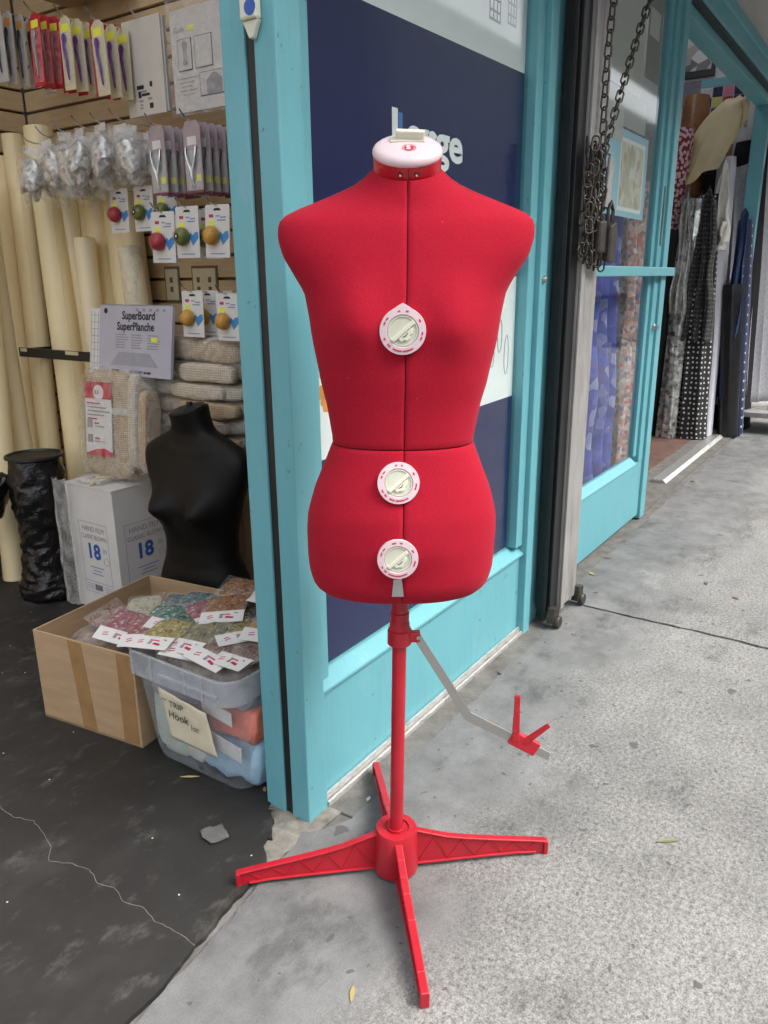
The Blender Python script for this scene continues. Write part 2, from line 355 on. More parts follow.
def copy_tree(o, parent=None):
    c = o.copy(); COL.objects.link(c); c.parent = parent
    for ch in list(o.children): copy_tree(ch, c)
    return c
def text(s, size, o, u, v, mat, parent, name='lettering', align='LEFT', bold=0.0, depth=.0004, sx=1.0, shear=0):
    """flat print: built-in font turned to a mesh, laid in the (u, v) plane at o"""
    cu = bpy.data.curves.new('txt', 'FONT'); cu.body = s; cu.size = 1; cu.align_x = align; cu.offset = bold; cu.extrude = 0; cu.shear = shear; cu.resolution_u = 3
    t = bpy.data.objects.new('txt', cu); COL.objects.link(t)
    dg = bpy.context.evaluated_depsgraph_get(); me = bpy.data.meshes.new_from_object(t.evaluated_get(dg))
    bpy.data.objects.remove(t); bpy.data.curves.remove(cu)
    off = root_loc(parent); n = u.cross(v); o = Vector(o)
    for vt in me.vertices: vt.co = o + u*vt.co.x*size*sx + v*vt.co.y*size + n*depth - off
    me.name = name; me.materials.clear(); me.materials.append(MT[mat])
    ob = bpy.data.objects.new(name, me); COL.objects.link(ob); ob.parent = parent
    return ob
def nz(p, s=1.0): return mnoise.noise(Vector(p)*s)
VX, VY, VZ = Vector((1, 0, 0)), Vector((0, 1, 0)), Vector((0, 0, 1))
SIDE = (-VY, VZ)      # print facing -X: reads right along -Y
FRONT = (VX, VZ)      # print facing -Y
def interp(tab, x):
    if x <= tab[0][0]: return tab[0][1]
    for (a, b), (c, d) in zip(tab, tab[1:]):
        if x <= c:
            t = (x-a)/(c-a); return b + (d-b)*t
    return tab[-1][1]
ORD = ['first', 'second', 'third', 'fourth', 'fifth', 'sixth', 'seventh', 'eighth', 'ninth', 'tenth', 'eleventh', 'twelfth', 'thirteenth', 'fourteenth', 'fifteenth', 'sixteenth']

# ================================================================== THE SETTING
def outline_sheet(name, mat, poly, z, thick=.03):
    m = MB(); top = [(x, y, z) for x, y in poly]; bot = [(x, y, z-thick) for x, y in poly]
    m.loft([bot, top]); return m.build(name, mat)
# ground bed below everything, road, kerb
ST(MB().bx(-60, 80, -60, 60, -.40, -.18).build('ground', 'asphalt'))
ST(MB().bx(-60, 80, -14, -3.0, -.17, -.12).build('road', 'asphalt'))
# pavement slabs with an open joint between them
def wob(a, b, n, amp, seed, axis):
    out = []
    for i in range(n+1):
        t = i/n; p = Vector(a).lerp(Vector(b), t); k = nz((p.x*9+seed, p.y*9, seed))*amp + nz((p.x*40+seed, p.y*40, 3))*amp*.5
        out.append((p.x + (k if axis == 0 else 0), p.y + (k if axis == 1 else 0)))
    return out
sw = MB().bx(-8, 14, -3.0, 1.30, -.11, -.009).build('pavement', 'footing'); ST(sw)
# front edge of the pavement against the dark shop floor runs slightly askew
edge_floor = wob((-8, .86), (.60, .925), 60, .006, 2, 1)[:-1] + wob((.60, .925), (1.12, .985), 40, .012, 3, 1)
sA = [(-8, -3.0)] + [(2.685, -3.0)] + wob((2.685, -3.0), (2.70, .935), 120, .014, 5, 0)[1:] + wob((2.70, .935), (1.22, .925), 60, .012, 6, 1)[1:] + [(1.16, .955)] + list(reversed(edge_floor))
sB = [(2.70, -3.0), (7.0, -3.0), (7.0, 1.035)] + wob((7.0, 1.035), (2.715, 1.0), 70, .010, 8, 1)[1:-1] + list(reversed(wob((2.698, -3.0), (2.714, 1.0), 120, .015, 5, 0)))[:-1]
sC = [(7.012, -3.0), (14, -3.0), (14, 1.035), (7.012, 1.035)]
for poly in (sA, sB, sC):
    m = MB(); m.loft([[(x, y, -.05) for x, y in poly], [(x, y, 0) for x, y in poly]]); m.build('slab', 'concrete', sw)
m = MB().bx(-8, 14, -3.15, -3.005, -.2, -.002); ST(m.build('kerb', 'concrete', None, bev=.015))

# dark floor of the open shop bay
fpoly = [(x, y+.006) for x, y in wob((-3.2, .89), (.60, .932), 50, .008, 2, 1)] + wob((.62, .936), (.98, .985), 30, .014, 12, 1) + \
        wob((.99, .99), (1.06, 1.03), 14, .03, 21, 1) + wob((1.065, 1.03), (1.13, 1.09), 16, .035, 22, 1) + [(1.15, 1.12), (1.24, 1.14), (2.35, 1.14), (2.35, 3.5), (-3.2, 3.5)]
m = MB(); m.loft([[(x, y, -.03) for x, y in fpoly], [(x, y, .003) for x, y in fpoly]])
sf = m.build('shop_floor', 'floor'); ST(sf)
m = MB().bx(-3.2, 1.16, .80, 1.2, -.06, -.010 + .0025); ST(m.build('floor_bed', 'footing'))
# bare cement showing by the door jamb
pp = wob((1.0, .995), (1.14, .965), 16, .012, 31, 1) + [(1.25, .96), (1.25, 1.15), (1.10, 1.13), (1.0, 1.05)]
m = MB(); m.loft([[(x, y, -.03) for x, y in pp], [(x, y, -.003) for x, y in pp]]); ST(m.build('bare_cement_patch', pm('bare worn cement', (.19, .178, .155), .9, var=.5, scale=25, bump=.5, bscale=90)))
# hairline crack across the dark floor: a thin raised lip of pale dust
cr = [(.775, 1.70), (.785, 1.66), (.782, 1.60), (.800, 1.545), (.788, 1.482), (.768, 1.43), (.742, 1.395), (.765, 1.345), (.775, 1.30), (.760, 1.25), (.772, 1.21), (.757, 1.165), (.768, 1.12), (.760, 1.06), (.765, 1.01), (.762, .945)]
pts = []
for (a, b) in zip(cr, cr[1:]):
    for k in range(5):
        t = k/5; x = a[0]+(b[0]-a[0])*t; y = a[1]+(b[1]-a[1])*t; pts.append((x+nz((x*50, y*50, 1))*.005, y+nz((x*50, y*50, 7))*.004, .0028))
MB().tube(pts, [.0006+.0007*abs(nz((i*.6, 0, 4))) for i in range(len(pts))], 5).build('crack', pm('pale crack dust', (.17, .16, .145), .9, var=.2, bump=0), sf)
# small floor of the fabric shop behind the glazed door
ST(MB().bx(2.42, 7.6, 1.30, 5.0, -.1, .004).build('fabric_shop_floor', pm('worn red brown lino', (.14, .075, .06), .75, var=.4, scale=9, bump=.3, dirt=.5)))

# ------------------------------------------------------------------ building shell (upper wall, ceilings, canopy, inside walls)
bld = T('shop_building', 'grey rendered shop building with low canopy above the teal fronts', 'building', (1.2, 1.2, 0))
MB().bx(1.158, 14, 1.10, 1.30, 2.99, 6.5).build('upper_wall', 'plaster', bld)
MB().bx(1.158, 14, 1.10, 1.29, 2.61, 2.989).build('upper_wall', 'plaster', bld)
MB().bx(1.0, 14, -.45, 1.10, 3.02, 3.14).build('canopy', 'soffit', bld)
MB().bx(-1.6, 2.35, 2.75, 3.6, 3.0, 3.1).build('ceiling', 'plaster', bld)
MB().bx(2.42, 9, 2.5, 5.1, 3.4, 3.5).build('ceiling', 'plaster', bld)
MB().bx(2.36, 2.42, 1.14, 5.1, 0, 3.4).build('partition_wall', 'plasterdark', bld)
MB().bx(2.42, 9, 5.0, 5.1, 0, 3.4).build('back_wall', 'plasterdark', bld)
MB().bx(-1.6, 2.36, 3.40, 3.5, 0, 3.0).build('back_wall', 'plaster', bld)
MB().bx(7.15, 7.25, 1.30, 5.0, 0, 3.4).build('side_wall', 'plaster', bld)
MB().bx(6.95, 14, 1.10, 1.30, 0, 2.66).build('street_wall', 'plaster', bld)
# building across the street, seen only mirrored in the glass
nb2 = T('far_building', 'unseen pale building added for the grey veil in the window', 'building', (44, -16, 0))  # added lighter block, gives the window reflection its grey veil
MB().bx(27.5, 70, -24, -16, 0, 12.0).build('wall', 'soffit', nb2)
ob = T('far_building', 'pale three storey row across the street mirrored in the glass', 'building', (6, -16, 0))
MB().bx(-20, 26, -24, -16, 0, 13.0).build('wall', 'brick', ob)
MB().bx(-20, 26.3, -16.4, -15.8, 13.0, 13.5).build('roof', 'soffit', ob)
m0 = None
for i in range(10):
    for j in range(3):
        if m0 is None:
            m0 = MB().bx(-18.8, -17.2, -16.03, -15.93, 1.1, 2.9).build('window', 'winglass', ob)
        else:
            c = m0.copy(); COL.objects.link(c); c.location = (i*4.4, 0, j*3.4)

# ------------------------------------------------------------------ slat wall inside the shop
sw_ = T('slat_wall', 'pale wood slat display wall with dark grooves behind the hanging stock', 'wall', (2.2, 2.3, 0))
MB().bx(2.222, 2.26, 1.16, 3.36, 0, 3.0).build('backing', 'groove', sw_)
P_ = .0865; bd = None
for k in range(34):
    z = .02 + k*P_
    if bd is None: bd = MB().bx(2.203, 2.221, 1.16, 3.335, z, z+P_-.011).build('slat', 'wood', sw_, bev=.002, bseg=1); z0 = z
    else: c = bd.copy(); COL.objects.link(c); c.location.z += z-z0
# switch plates let into the slats
def plate(y0, y1, z0, z1, nsw):
    p = MB().bx(2.196, 2.202, y0, y1, z0, z1).build('switch_plate', 'creamcard', sw_, bev=.0015)
    for i in range(nsw):
        yy = y0 + (y1-y0)*(i+.5)/nsw
        for dz in (-.018, .018): MB().bx(2.193, 2.1965, yy-.007, yy+.007, (z0+z1)/2+dz-.010, (z0+z1)/2+dz+.010).build('socket', 'groove', p)
    return p
plate(2.463, 2.533, 1.145, 1.265, 1); plate(2.25, 2.375, 1.145, 1.265, 2)
MB().bx(2.1995, 2.2025, 2.455, 2.541, 1.135, 1.275).build('plate_shadow_gap', 'groove', sw_)  # dark sheets painted as the shadow gap round the switch plates
MB().bx(2.1995, 2.2025, 2.242, 2.383, 1.135, 1.275).build('plate_shadow_gap', 'groove', sw_)
bw = T('slat_wall', 'pale wood slat wall at the back of the bay behind cream rolls', 'wall', (.5, 3.36, 0))
MB().bx(-1.5, 2.2, 3.362, 3.39, 0, 3.0).build('backing', 'groove', bw)
bd = None
for k in range(34):
    z = .02 + k*P_
    if bd is None: bd = MB().bx(-1.5, 2.198, 3.34, 3.358, z, z+P_-.011).build('slat', 'wood', bw, bev=.002, bseg=1)
    else: c = bd.copy(); COL.objects.link(c); c.location.z += z-z0

# ------------------------------------------------------------------ teal shop front with printed window
wf = T('shop_window', 'teal framed shop window with navy printed poster behind the glass', 'window', (1.8, 1.03, 0))
HT = 2.609
MB().bx(1.158, 1.229, 1.000, 1.052, -.02, HT).build('post', 'teal', wf, bev=.003)
MB().bx(1.2292, 1.279, 1.024, 1.062, .30, HT).build('glazing_stop', 'teal', wf, bev=.002)
MB().bx(1.2292, 2.40, 1.018, 1.065, .015, .296).build('kick_panel', 'teal', wf, bev=.003)
# sloping sill
m = MB(); m.prism([(1.005, .2965), (1.062, .2965), (1.062, .335), (1.046, .335), (1.005, .305)], (1.2295, 0, 0), VY, VZ, VX, 2.395-1.2295); m.build('sill', 'teal', wf, bev=.002)
MB().bx(2.300, 2.352, 1.010, 1.06, .3355, HT).build('glazing_stop', 'teal', wf, bev=.002)
MB().bx(2.3525, 2.405, .992, 1.06, -.02, HT).build('post', 'teal', wf, bev=.003)
MB().bx(2.4055, 2.62, 1.012, 1.06, -.02, HT).build('cover_board', 'teal', wf, bev=.002)
MB().lathe([(.011, 0), (.011, .006), (.006, .012)], (2.378, .992, 1.215), 12, (VX, VZ, -VY)).build('lock_cylinder', 'steel', wf, True)
MB().bx(1.2795, 2.2995, 1.036, 1.040, .336, HT).build('glass', 'glass', wf)
# aluminium drip strip and footing below the panel
m = MB()
for i, (y, z, h) in enumerate(((.999, .003, .007), (1.010, .012, .014))): m.bx(1.2295, 2.40, y-.004, y+.004, -.01, z+h)
m.build('drip_strip', 'alu', wf, bev=.001)
MB().bx(1.23, 2.72, .90, 1.017, -.05, -.0015).build('footing', 'footing', wf, bev=.004)

# poster (flat print behind the glass)
po = T('window_poster', 'large navy and white printed poster reading Large behind shop glass', 'poster', (1.8, 1.05, .34))
Y0 = 1.047
MB().bx(1.2797, 2.2993, Y0, Y0+.003, .337, HT-.002).build('navy_field', 'navy', po)
def flat(poly, name, mat, y=Y0-.0006, par=po):
    m = MB(); m.add([(x, y, z) for x, z in poly], [tuple(range(len(poly)))]); return m.build(name, mat, par, fix=False)
flat([(1.281, 1.765), (2.297, 1.783), (2.297, 2.655), (1.281, 2.655)], 'white_field', 'white')
# rule at upper right: line drawn figures
for x, zz, w_, h_, mt in ((2.065, 1.872, .062, .16, 'ink'), (2.175, 1.885, .05, .16, 'greyink')):
    for a in (0, .35, .7, 1): flat([(x+w_*a-.003, zz), (x+w_*a+.003, zz), (x+w_*a+.003, zz+h_), (x+w_*a-.003, zz+h_)], 'drawn_line', mt, Y0-.0012)
    for a in (0, .13, .3): flat([(x-.003, zz+h_*a-.003), (x+w_+.003, zz+h_*a-.003), (x+w_+.003, zz+h_*a+.003), (x-.003, zz+h_*a+.003)], 'drawn_line', mt, Y0-.0013)
flat([(1.281, .835), (2.297, .856), (2.297, 1.225), (1.281, 1.14)], 'white_field', 'white')
text('Large', .115, (1.590, Y0-.0005, 1.507), *FRONT, 'white', po, bold=.03, sx=1.34)
flat([(1.623, 1.507), (1.640, 1.507), (1.640, 1.582), (1.623, 1.582)], 'letter_shade', pm('blue letter shade', (.08, .20, .55), .5, bump=0), Y0-.0015)
text('S', .10, (1.985, Y0-.0005, .655), *FRONT, 'white', po, bold=.02)
# orange figure and black curve at the left of the white band
m = MB()
for (cx, cz, r_) in ((1.312, .985, .016), (1.330, .960, .020), (1.318, 1.02, .010), (1.345, .99, .014), (1.36, .95, .018)):
    m.add([(cx+math.cos(a*.35)*r_*(1+.25*math.sin(a*1.7)), Y0-.0012, cz+math.sin(a*.35)*r_) for a in range(18)], [tuple(range(18))])
m.build('orange_figure', 'orange', po, fix=False)
m = MB(); pts = [(1.272+.018*math.sin(a), Y0-.002, 1.005+.03*math.cos(a)) for a in [i*math.pi/10 for i in range(11)]]
m = MB().tube([(1.283+.016*math.sin(a), Y0-.0016, 1.0+.032*math.cos(a)) for a in [i*math.pi/10 for i in range(11)]], .0018, 6); m.build('black_curve', 'ink', po)
# faint drawings on the white band at right
for (x, z, h) in ((2.19, 1.05, .10), (2.14, 1.0, .08), (2.24, .99, .12)):
    MB().tube([(x+.015*math.cos(a), Y0-.0016, z+h*.5*math.sin(a)) for a in [i*math.pi/8 for i in range(16)]], .0009, 4, closed=True).build('drawn_line', 'greyink', po)

# rear jamb post standing behind the front post with a dark slit between
jp = tag(MB().bx(1.158, 1.235, 1.074, 1.132, -.02, 2.66).build('door_post', 'teal', None, bev=.003), 'narrow teal post behind the window post, along the dark slit', 'post')
tag(MB().bx(1.1635, 1.228, 1.0523, 1.0737, -.02, 2.66).build('slit_shade_strip', 'black'), 'black strip painting the shade in the slit between two teal posts', 'filler')  # flush black strip paints in the shade of the open slit
# cream door sensor with round blue sticker on the front post
se = T('door_sensor', 'small cream plastic sensor with blue sticker high on the teal post', 'sensor', (1.15, 1.06, 1.68))
MB().bx(1.138, 1.1575, 1.028, 1.064, 1.655, 1.74).build('housing', 'cream', se, bev=.004)
m = MB(); m.prism([(-.018, 0), (.018, 0), (.004, -.028), (-.004, -.028)], (1.1565, 1.046, 1.6545), -VY, VZ, -VX, .012); m.build('pointed_tip', 'cream', se, bev=.002)
MB().lathe([(.013, 0), (.013, .0008)], (1.1378, 1.038, 1.672), 20, (-VY, VZ, -VX)).build('sticker', 'blueink', se)

# ================================================================== RED DRESS FORM
DP = Vector((1.145, .75, 0)); FD = -fw; LEAN = .0175
def BP(r_, f_, z): return DP + rt*(r_ + LEAN*z) + FD*f_ + VZ*z
df = T('dress_form', 'red adjustable dress form on a four legged red stand', 'dress form', DP)
UP = [(.9420, .1262), (.9484, .1258), (.9776, .131), (1.0117, .1372), (1.0419, .1452), (1.1181, .1594), (1.1603, .1639), (1.1985, .1711), (1.2263, .1871), (1.2554, .2062), (1.2825, .2142), (1.2951, .2148), (1.3108, .2125), (1.3217, .2040), (1.3326, .1775), (1.3496, .1241), (1.3649, .0841), (1.3786, .0674), (1.3922, .0535)]
LO = [(.6620, .1480), (.6680, .1580), (.6800, .1655), (.7059, .1730), (.748, .1745), (.7797, .1748), (.8109, .1728), (.8589, .16), (.8721, .1541), (.9041, .1403), (.9245, .1325), (.9370, .1275)]
FRD = [(.662, .096), (.670, .106), (.69, .115), (.76, .121), (.82, .116), (.89, .099), (.945, .088), (1.0, .092), (1.06, .100), (1.14, .103), (1.20, .094), (1.26, .080), (1.31, .066), (1.35, .054), (1.392, .047)]
BKD = [(.662, .098), (.672, .110), (.69, .120), (.78, .128), (.85, .112), (.945, .080), (1.05, .088), (1.18, .098), (1.27, .085), (1.33, .065), (1.392, .050)]
def smooth_tab(t, x):
    # light smoothing so the outline has no corners
    return sum(interp(t, x+d) for d in (-.005, -.0025, 0, .0025, .005))/5
def form_pt(tab, z, a, wtab=None):
    """a = angle, 0 at front centre, positive to image right"""
    wd = smooth_tab(tab, z)
    if z > 1.385 or abs(z-.942) < .012 or z < .69: wd = interp(tab, z)
    c, s = math.cos(a), math.sin(a)
    n = 2.35 if z < 1.27 else max(2.0, 2.35-(z-1.27)*6)
    dep = smooth_tab(FRD, z) if c >= 0 else smooth_tab(BKD, z)
    k = (abs(c)**n + abs(s)**n)**(-1/n)
    x = wd*s*k; y = dep*c*k
    if c > 0:
        for sx in (-1, 1):
            y += .020*math.exp(-((x-sx*.082)/.044)**2 - ((z-1.150)/.058)**2)*min(1, c*k*1.6)
        y += .006*math.exp(-(x/.08)**2 - ((z-.80)/.06)**2)
    k2 = 1 + .010*nz((x*9, y*9+3, z*7)) + .004*nz((x*30, y*30, z*26)); x, y = x*k2, y*k2
    tl = max(0, min(1, (z-1.29)/.09)); tl = tl*tl*(3-2*tl)
    return x, y, z - math.tan(R(27))*tl*y
def panel(tab, a0, a1, zlo, zhi, name, nz_=46, na=26):
    m = MB(); g = .011
    def row(z, inset=0.0):
        pts = []
        for i in range(na+1):
            a = a0 + (a1-a0)*i/na
            x, y, zz = form_pt(tab, z, a); pts.append(Vector((x, y, zz)))
        # small gap and inward lip along both vertical edges
        l0, l1 = pts[0].copy(), pts[-1].copy()
        def lip(p, q):
            t = (q-p).normalized(); inn = Vector((-p.x, -p.y, 0)).normalized()
            return [p + inn*.020 + t*.0012, p + inn*.0026 + t*.0006, p + t*.0032 + inn*.0005]
        A = lip(pts[0], pts[1]); B = lip(pts[-1], pts[-2])
        return A + pts[1:-1] + B[::-1]
    rows = []
    zz = [zlo + (zhi-zlo)*i/nz_ for i in range(nz_+1)]
    base = [row(z) for z in zz]
    def shrink(r_, k, dz): return [Vector((p.x*(1-k), p.y*(1-k), p.z+dz)) for p in r_]
    rows.append(shrink(base[0], .30, .004)); rows.append(shrink(base[0], .035, -.0028)); rows.append(shrink(base[0], .012, -.0015))
    rows += base
    rows.append(shrink(base[-1], .012, .0015)); rows.append(shrink(base[-1], .035, .0026)); rows.append(shrink(base[-1], .22, .0005))
    loops = [[BP(p.x, p.y, p.z) for p in r_] for r_ in rows]
    m.loft(loops, False, False, closed=False)
    return m.build(name, 'redfelt', df, smooth=True, angle=75)
pi = math.pi
for a0, a1 in ((-pi/2, 0), (0, pi/2), (pi/2, pi), (pi, 3*pi/2)):
    panel(UP, a0, a1, .9434, 1.3905, 'upper_panel'); panel(LO, a0, a1, .664, .9370, 'lower_panel', 32)
# dark core seen through the gaps
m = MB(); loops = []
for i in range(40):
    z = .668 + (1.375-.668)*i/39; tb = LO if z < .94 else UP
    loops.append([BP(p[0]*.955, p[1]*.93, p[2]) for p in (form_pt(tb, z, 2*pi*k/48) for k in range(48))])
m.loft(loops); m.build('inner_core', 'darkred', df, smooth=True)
# neck band and cap on the forward sloping neck
NT = R(31); nu = rt; nv = (FD*math.cos(NT) - VZ*math.sin(NT)); nn = (VZ*math.cos(NT) + FD*math.sin(NT))
NC = BP(0, 0, 1.398)
def ring(rx, ry, h, seg=48): return [NC + nu*rx*math.cos(2*pi*k/seg) + nv*ry*math.sin(2*pi*k/seg) + nn*h for k in range(seg)]
m = MB(); m.loft([ring(.048, .044, -.016), ring(.0545, .0495, -.012), ring(.0555, .0505, -.009), ring(.056, .051, .018), ring(.052, .047, .020)]); nb = m.build('neck_band', 'redgloss', df, smooth=True, angle=50)
for x in (-.0125, .0135):
    fy = math.sqrt(max(0, 1-(x/.056)**2))*.051; c = NC + nu*x + nv*(fy+.0004) + nn*.006; fr = (nu, nn, nv)
    MB().lathe([(.0042, 0), (.0042, .0008), (.0026, .0009)], c, 14, fr).build('screw_socket', 'darkred', nb)
    MB().lathe([(.0024, 0), (.0024, .0018), (.001, .0024)], c + nn*-.0006, 10, fr).build('screw', 'chrome', nb, True)
c = NC + nv*.0512 + nu*.0005
MB().box(c + nn*.006, (.0010, .0012, .022), Matrix((nu, nv, nn)).transposed()).build('band_seam', 'darkred', nb)
m = MB(); prof = [(1.04, .0175), (1.065, .0195), (1.06, .0235), (1.02, .0275), (.93, .0310), (.80, .0335), (.6, .0352), (.35, .0362), (.12, .0366), (.01, .0366)]
m.loft([ring(.0535*k, .049*k, h) for k, h in prof]); cap = m.build('neck_cap', 'pinkwhite', df, smooth=True)
m = MB(); rm = Matrix((nu, nv, nn)).transposed(); m.box(NC + nv*-.010 + nu*.004 + nn*.0425, (.046, .011, .018), rm @ Matrix.Rotation(R(6), 3, 'Z')); m.build('neck_handle', 'cream', df, bev=.0025)
m = MB(); m.box(NC + nv*-.010 + nn*.0365, (.056, .020, .004), rm); m.build('handle_base', 'creamshade', df, bev=.0015)
lc = NC + nv*.020 + nu*.002 + nn*.0350; lt = R(5); lu = nu; ln = (nn*math.cos(lt)+nv*math.sin(lt)); lv = ln.cross(lu)
def annulus(c, u, v, n, r0, r1, h, mat, name, par, seg=40, sy=1):
    m = MB(); a = [c + (u*math.cos(2*pi*k/seg)*r0 + v*math.sin(2*pi*k/seg)*r0*sy) + n*h for k in range(seg)]; b = [c + (u*math.cos(2*pi*k/seg)*r1 + v*math.sin(2*pi*k/seg)*r1*sy) + n*h for k in range(seg)]
    m.loft([a, b], False, False); return m.build(name, mat, par)
annulus(lc, lu, lv, ln, .0100, .0112, .0016, 'redprint', 'logo_ring', cap, sy=.9); annulus(lc, lu, lv, ln, .0001, .0083, .0017, 'redprint', 'logo_disc', cap, sy=.9)
text('S', .0150, lc - lu*.0047 - lv*.0050 + ln*.0016, lu, lv, 'white', cap, 'logo_letter', bold=.03)
# adjusting dials
def dial(r_, z, rad, tilt, pointed=False, fo=None, side=0):
    f0 = form_pt(UP if z > .94 else LO, z, 0)[1] + (.0015 if fo is None else fo)
    u = rt; v = (VZ*math.cos(tilt) + FD*math.sin(tilt)); n = (FD*math.cos(tilt) - VZ*math.sin(tilt))
    c = DP + rt*r_ + FD*f0 + VZ*z
    seg = 48; loops = []
    for (k, h) in ((.97, -.022), (1.0, .001), (.985, .0032), (.70, .0040), (.68, .0030), (.67, .0006)):
        lp = []
        for q in range(seg):
            a = 2*pi*q/seg; rr = rad*k
            if pointed and k > .9:
                da = abs((a-pi/2+pi) % (2*pi)-pi); rr *= 1 + .16*max(0, 1-da/.42)**1.3
            lp.append(c + u*rr*math.cos(a) + v*rr*math.sin(a) + n*h)
        loops.append(lp)
    d = MB().loft(loops, True, True).build('dial_ring', 'pinkwhite', df, smooth=True, angle=35)
    MB().lathe([(rad*.665, .0006), (rad*.665, .0022), (rad*.60, .0030), (rad*.585, .0016), (.001, .0016)], c, 40, (u, v, n)).build('dial_face', 'creamshade', d, True, angle=35)
    ca, sa = math.cos(R(41)), math.sin(R(41)); bu = u*ca + v*sa; bv = -u*sa + v*ca
    m = MB(); m.prism([(-.60, -.10), (.60, -.10), (.62, .08), (-.62, .08)], c, bu*rad, bv*rad, n, .0062); m.build('dial_grip', 'cream', d, bev=.0012)
    m = MB(); m.prism([(-.36, -.105), (.36, -.105), (.38, -.25), (.26, -.34), (.13, -.33), (.02, -.44), (-.12, -.43), (-.2, -.33), (-.34, -.30)], c, bu*rad, bv*rad, n, .0044); m.build('dial_key', 'cream', d, bev=.0008)
    m = MB(); m.prism([(-.16, -.20), (-.02, -.25), (.12, -.20), (.13, -.17), (-.02, -.21), (-.15, -.17)], c + n*.0046, bu*rad, bv*rad, n, .0004); m.build('dial_slot', 'ink', d)
    m = MB()
    for a0 in (78, 100, 30, 145, 160, 205, 225, 245, 252, 262, 270, 278, 288, 296, 340, 352):
        a = R(a0 + random.uniform(-3, 3)); rr = rad*.84; L_ = rad*random.uniform(.05, .10); h = rad*.035
        e = u*math.cos(a)+v*math.sin(a); t = -u*math.sin(a)+v*math.cos(a); p = c + e*rr + n*.0042
        m.add([p-t*L_-e*h, p+t*L_-e*h, p+t*L_+e*h, p-t*L_+e*h], [(0, 1, 2, 3)])
    m.build('dial_print', 'redprint', d, fix=False)
    return d
dial(.0140, 1.140, .0375, R(0), True, .0055); dial(.0065, .888, .0360, R(-13), False, .0045); dial(.0045, .759, .0355, R(-2), False, .003)
# small side dial just showing at the hip, crotch bracket
m = MB(); pz = .701; py = form_pt(LO, pz, 0)[1]
m.prism([(-.007, .018), (.007, .018), (.0105, -.016), (-.0105, -.016)], DP + rt*(.0045) + FD*(py+.0006) + VZ*pz, rt, VZ, FD, .0014); m.build('bracket_plate', 'steel', df)
# pole, sleeve, collar, hub
def cyl(prof, name, mat, par=df, seg=32, angle=40):
    m = MB(); m.loft([[DP + rt*(LEAN*z + math.cos(2*pi*k/seg)*r_) + FD*math.sin(2*pi*k/seg)*r_ + VZ*z for k in range(seg)] for r_, z in prof]); return m.build(name, mat, par, smooth=True, angle=angle)
cyl([(.0140, .06), (.0140, .56)], 'pole', 'redplastic')
cyl([(.0175, .578), (.0185, .60), (.0185, .603), (.0165, .604), (.0165, .70)], 'upper_sleeve', 'redplastic')
col = cyl([(.0205, .535), (.0235, .537), (.0235, .566), (.0205, .568), (.0195, .577), (.0185, .585)], 'collar', 'redplastic')
cyl([(.0475, .008), (.0480, .012), (.0465, .06), (.0440, .104), (.0420, .108), (.0270, .108), (.0255, .104), (.0185, .103), (.0185, .108), (.0145, .108)], 'hub', 'redplastic')
# four legs: thin web with raised rim and zigzag ribs
def leg(dirv):
    dv = Vector(dirv).normalized(); sv = Vector((-dv.y, dv.x, 0)); o = DP.copy()
    top = [(.040, .098), (.075, .086), (.11, .074), (.145, .066), (.20, .056), (.30, .040), (.338, .033)]
    bot = [(.338, .0), (.318, .0), (.312, .006), (.27, .010), (.20, .011), (.12, .011), (.040, .011)]
    m = MB(); m.prism(top + bot, o - sv*.0032, dv, VZ, sv, .0064); lg = m.build('leg', 'redplastic', df, bev=.0008)
    m = MB()
    for line in (top, bot[2:]):
        for (a, b) in zip(line, line[1:]):
            p, q = o + dv*a[0] + VZ*a[1], o + dv*b[0] + VZ*b[1]; t = (q-p).normalized(); nrm = sv.cross(t)
            m.box((p+q)/2 + (VZ*-.0015 if line is top else VZ*.0015), ((q-p).length+.002, .016, .0045), Matrix((t, sv, nrm)).transposed())
    m.box(o + dv*.334 + VZ*.0165, (.010, .0175, .033), Matrix((dv, sv, VZ)).transposed())
    m.build('leg_rim', 'redplastic', lg, bev=.0022)
    m = MB(); x = .05; k = 0
    pts = [(.05, .018), (.085, .075), (.115, .018), (.145, .058), (.175, .018), (.205, .052), (.235, .018), (.262, .038), (.29, .016), (.312, .031)]
    for (a, b) in zip(pts, pts[1:]):
        p, q = o + dv*a[0] + VZ*a[1], o + dv*b[0] + VZ*b[1]; t = (q-p).normalized(); nrm = sv.cross(t)
        m.box((p+q)/2, ((q-p).length, .0098, .0028), Matrix((t, sv, nrm)).transposed())
    m.build('leg_rib', 'redplastic', lg)
LA = R(41.7)
for k in range(4): leg((math.cos(LA+k*pi/2), math.sin(LA+k*pi/2), 0))
# hem marker arm
def AP(r_, z, f_=0.0): return DP + rt*r_ + FD*f_ + VZ*z
m = MB(); m.box(AP(.037, .553, .004), (.026, .016, .022), Matrix((rt, FD, VZ)).transposed()); m.build('arm_lug', 'redplastic', col, bev=.003)
MB().lathe([(.004, 0), (.004, .003), (.002, .004)], AP(.046, .553, .012), 12, (rt, VZ, FD)).build('rivet', 'steel', col, True)
pa = [(.030, .566), (.048, .566), (.156, .388), (.318, .285), (.318, .266), (.148, .368), (.139, .376)]
arm = MB().prism([(.037, .549), (.046, .566), (.152, .386), (.318, .2900), (.314, .2715), (.142, .368)], AP(0, 0, .0055), rt, VZ, FD, .0035).build('marker_arm', 'steel', df, bev=.0006)
dv = (AP(.318, .2935)-AP(.154, .390)).normalized(); uv = FD.cross(dv); uv = uv if uv.z > 0 else -uv
cb = MB().box(AP(.262, .314, .007), (.062, .014, .030), Matrix((dv, FD, uv)).transposed()).build('marker_clip', 'redgloss', df, bev=.002)
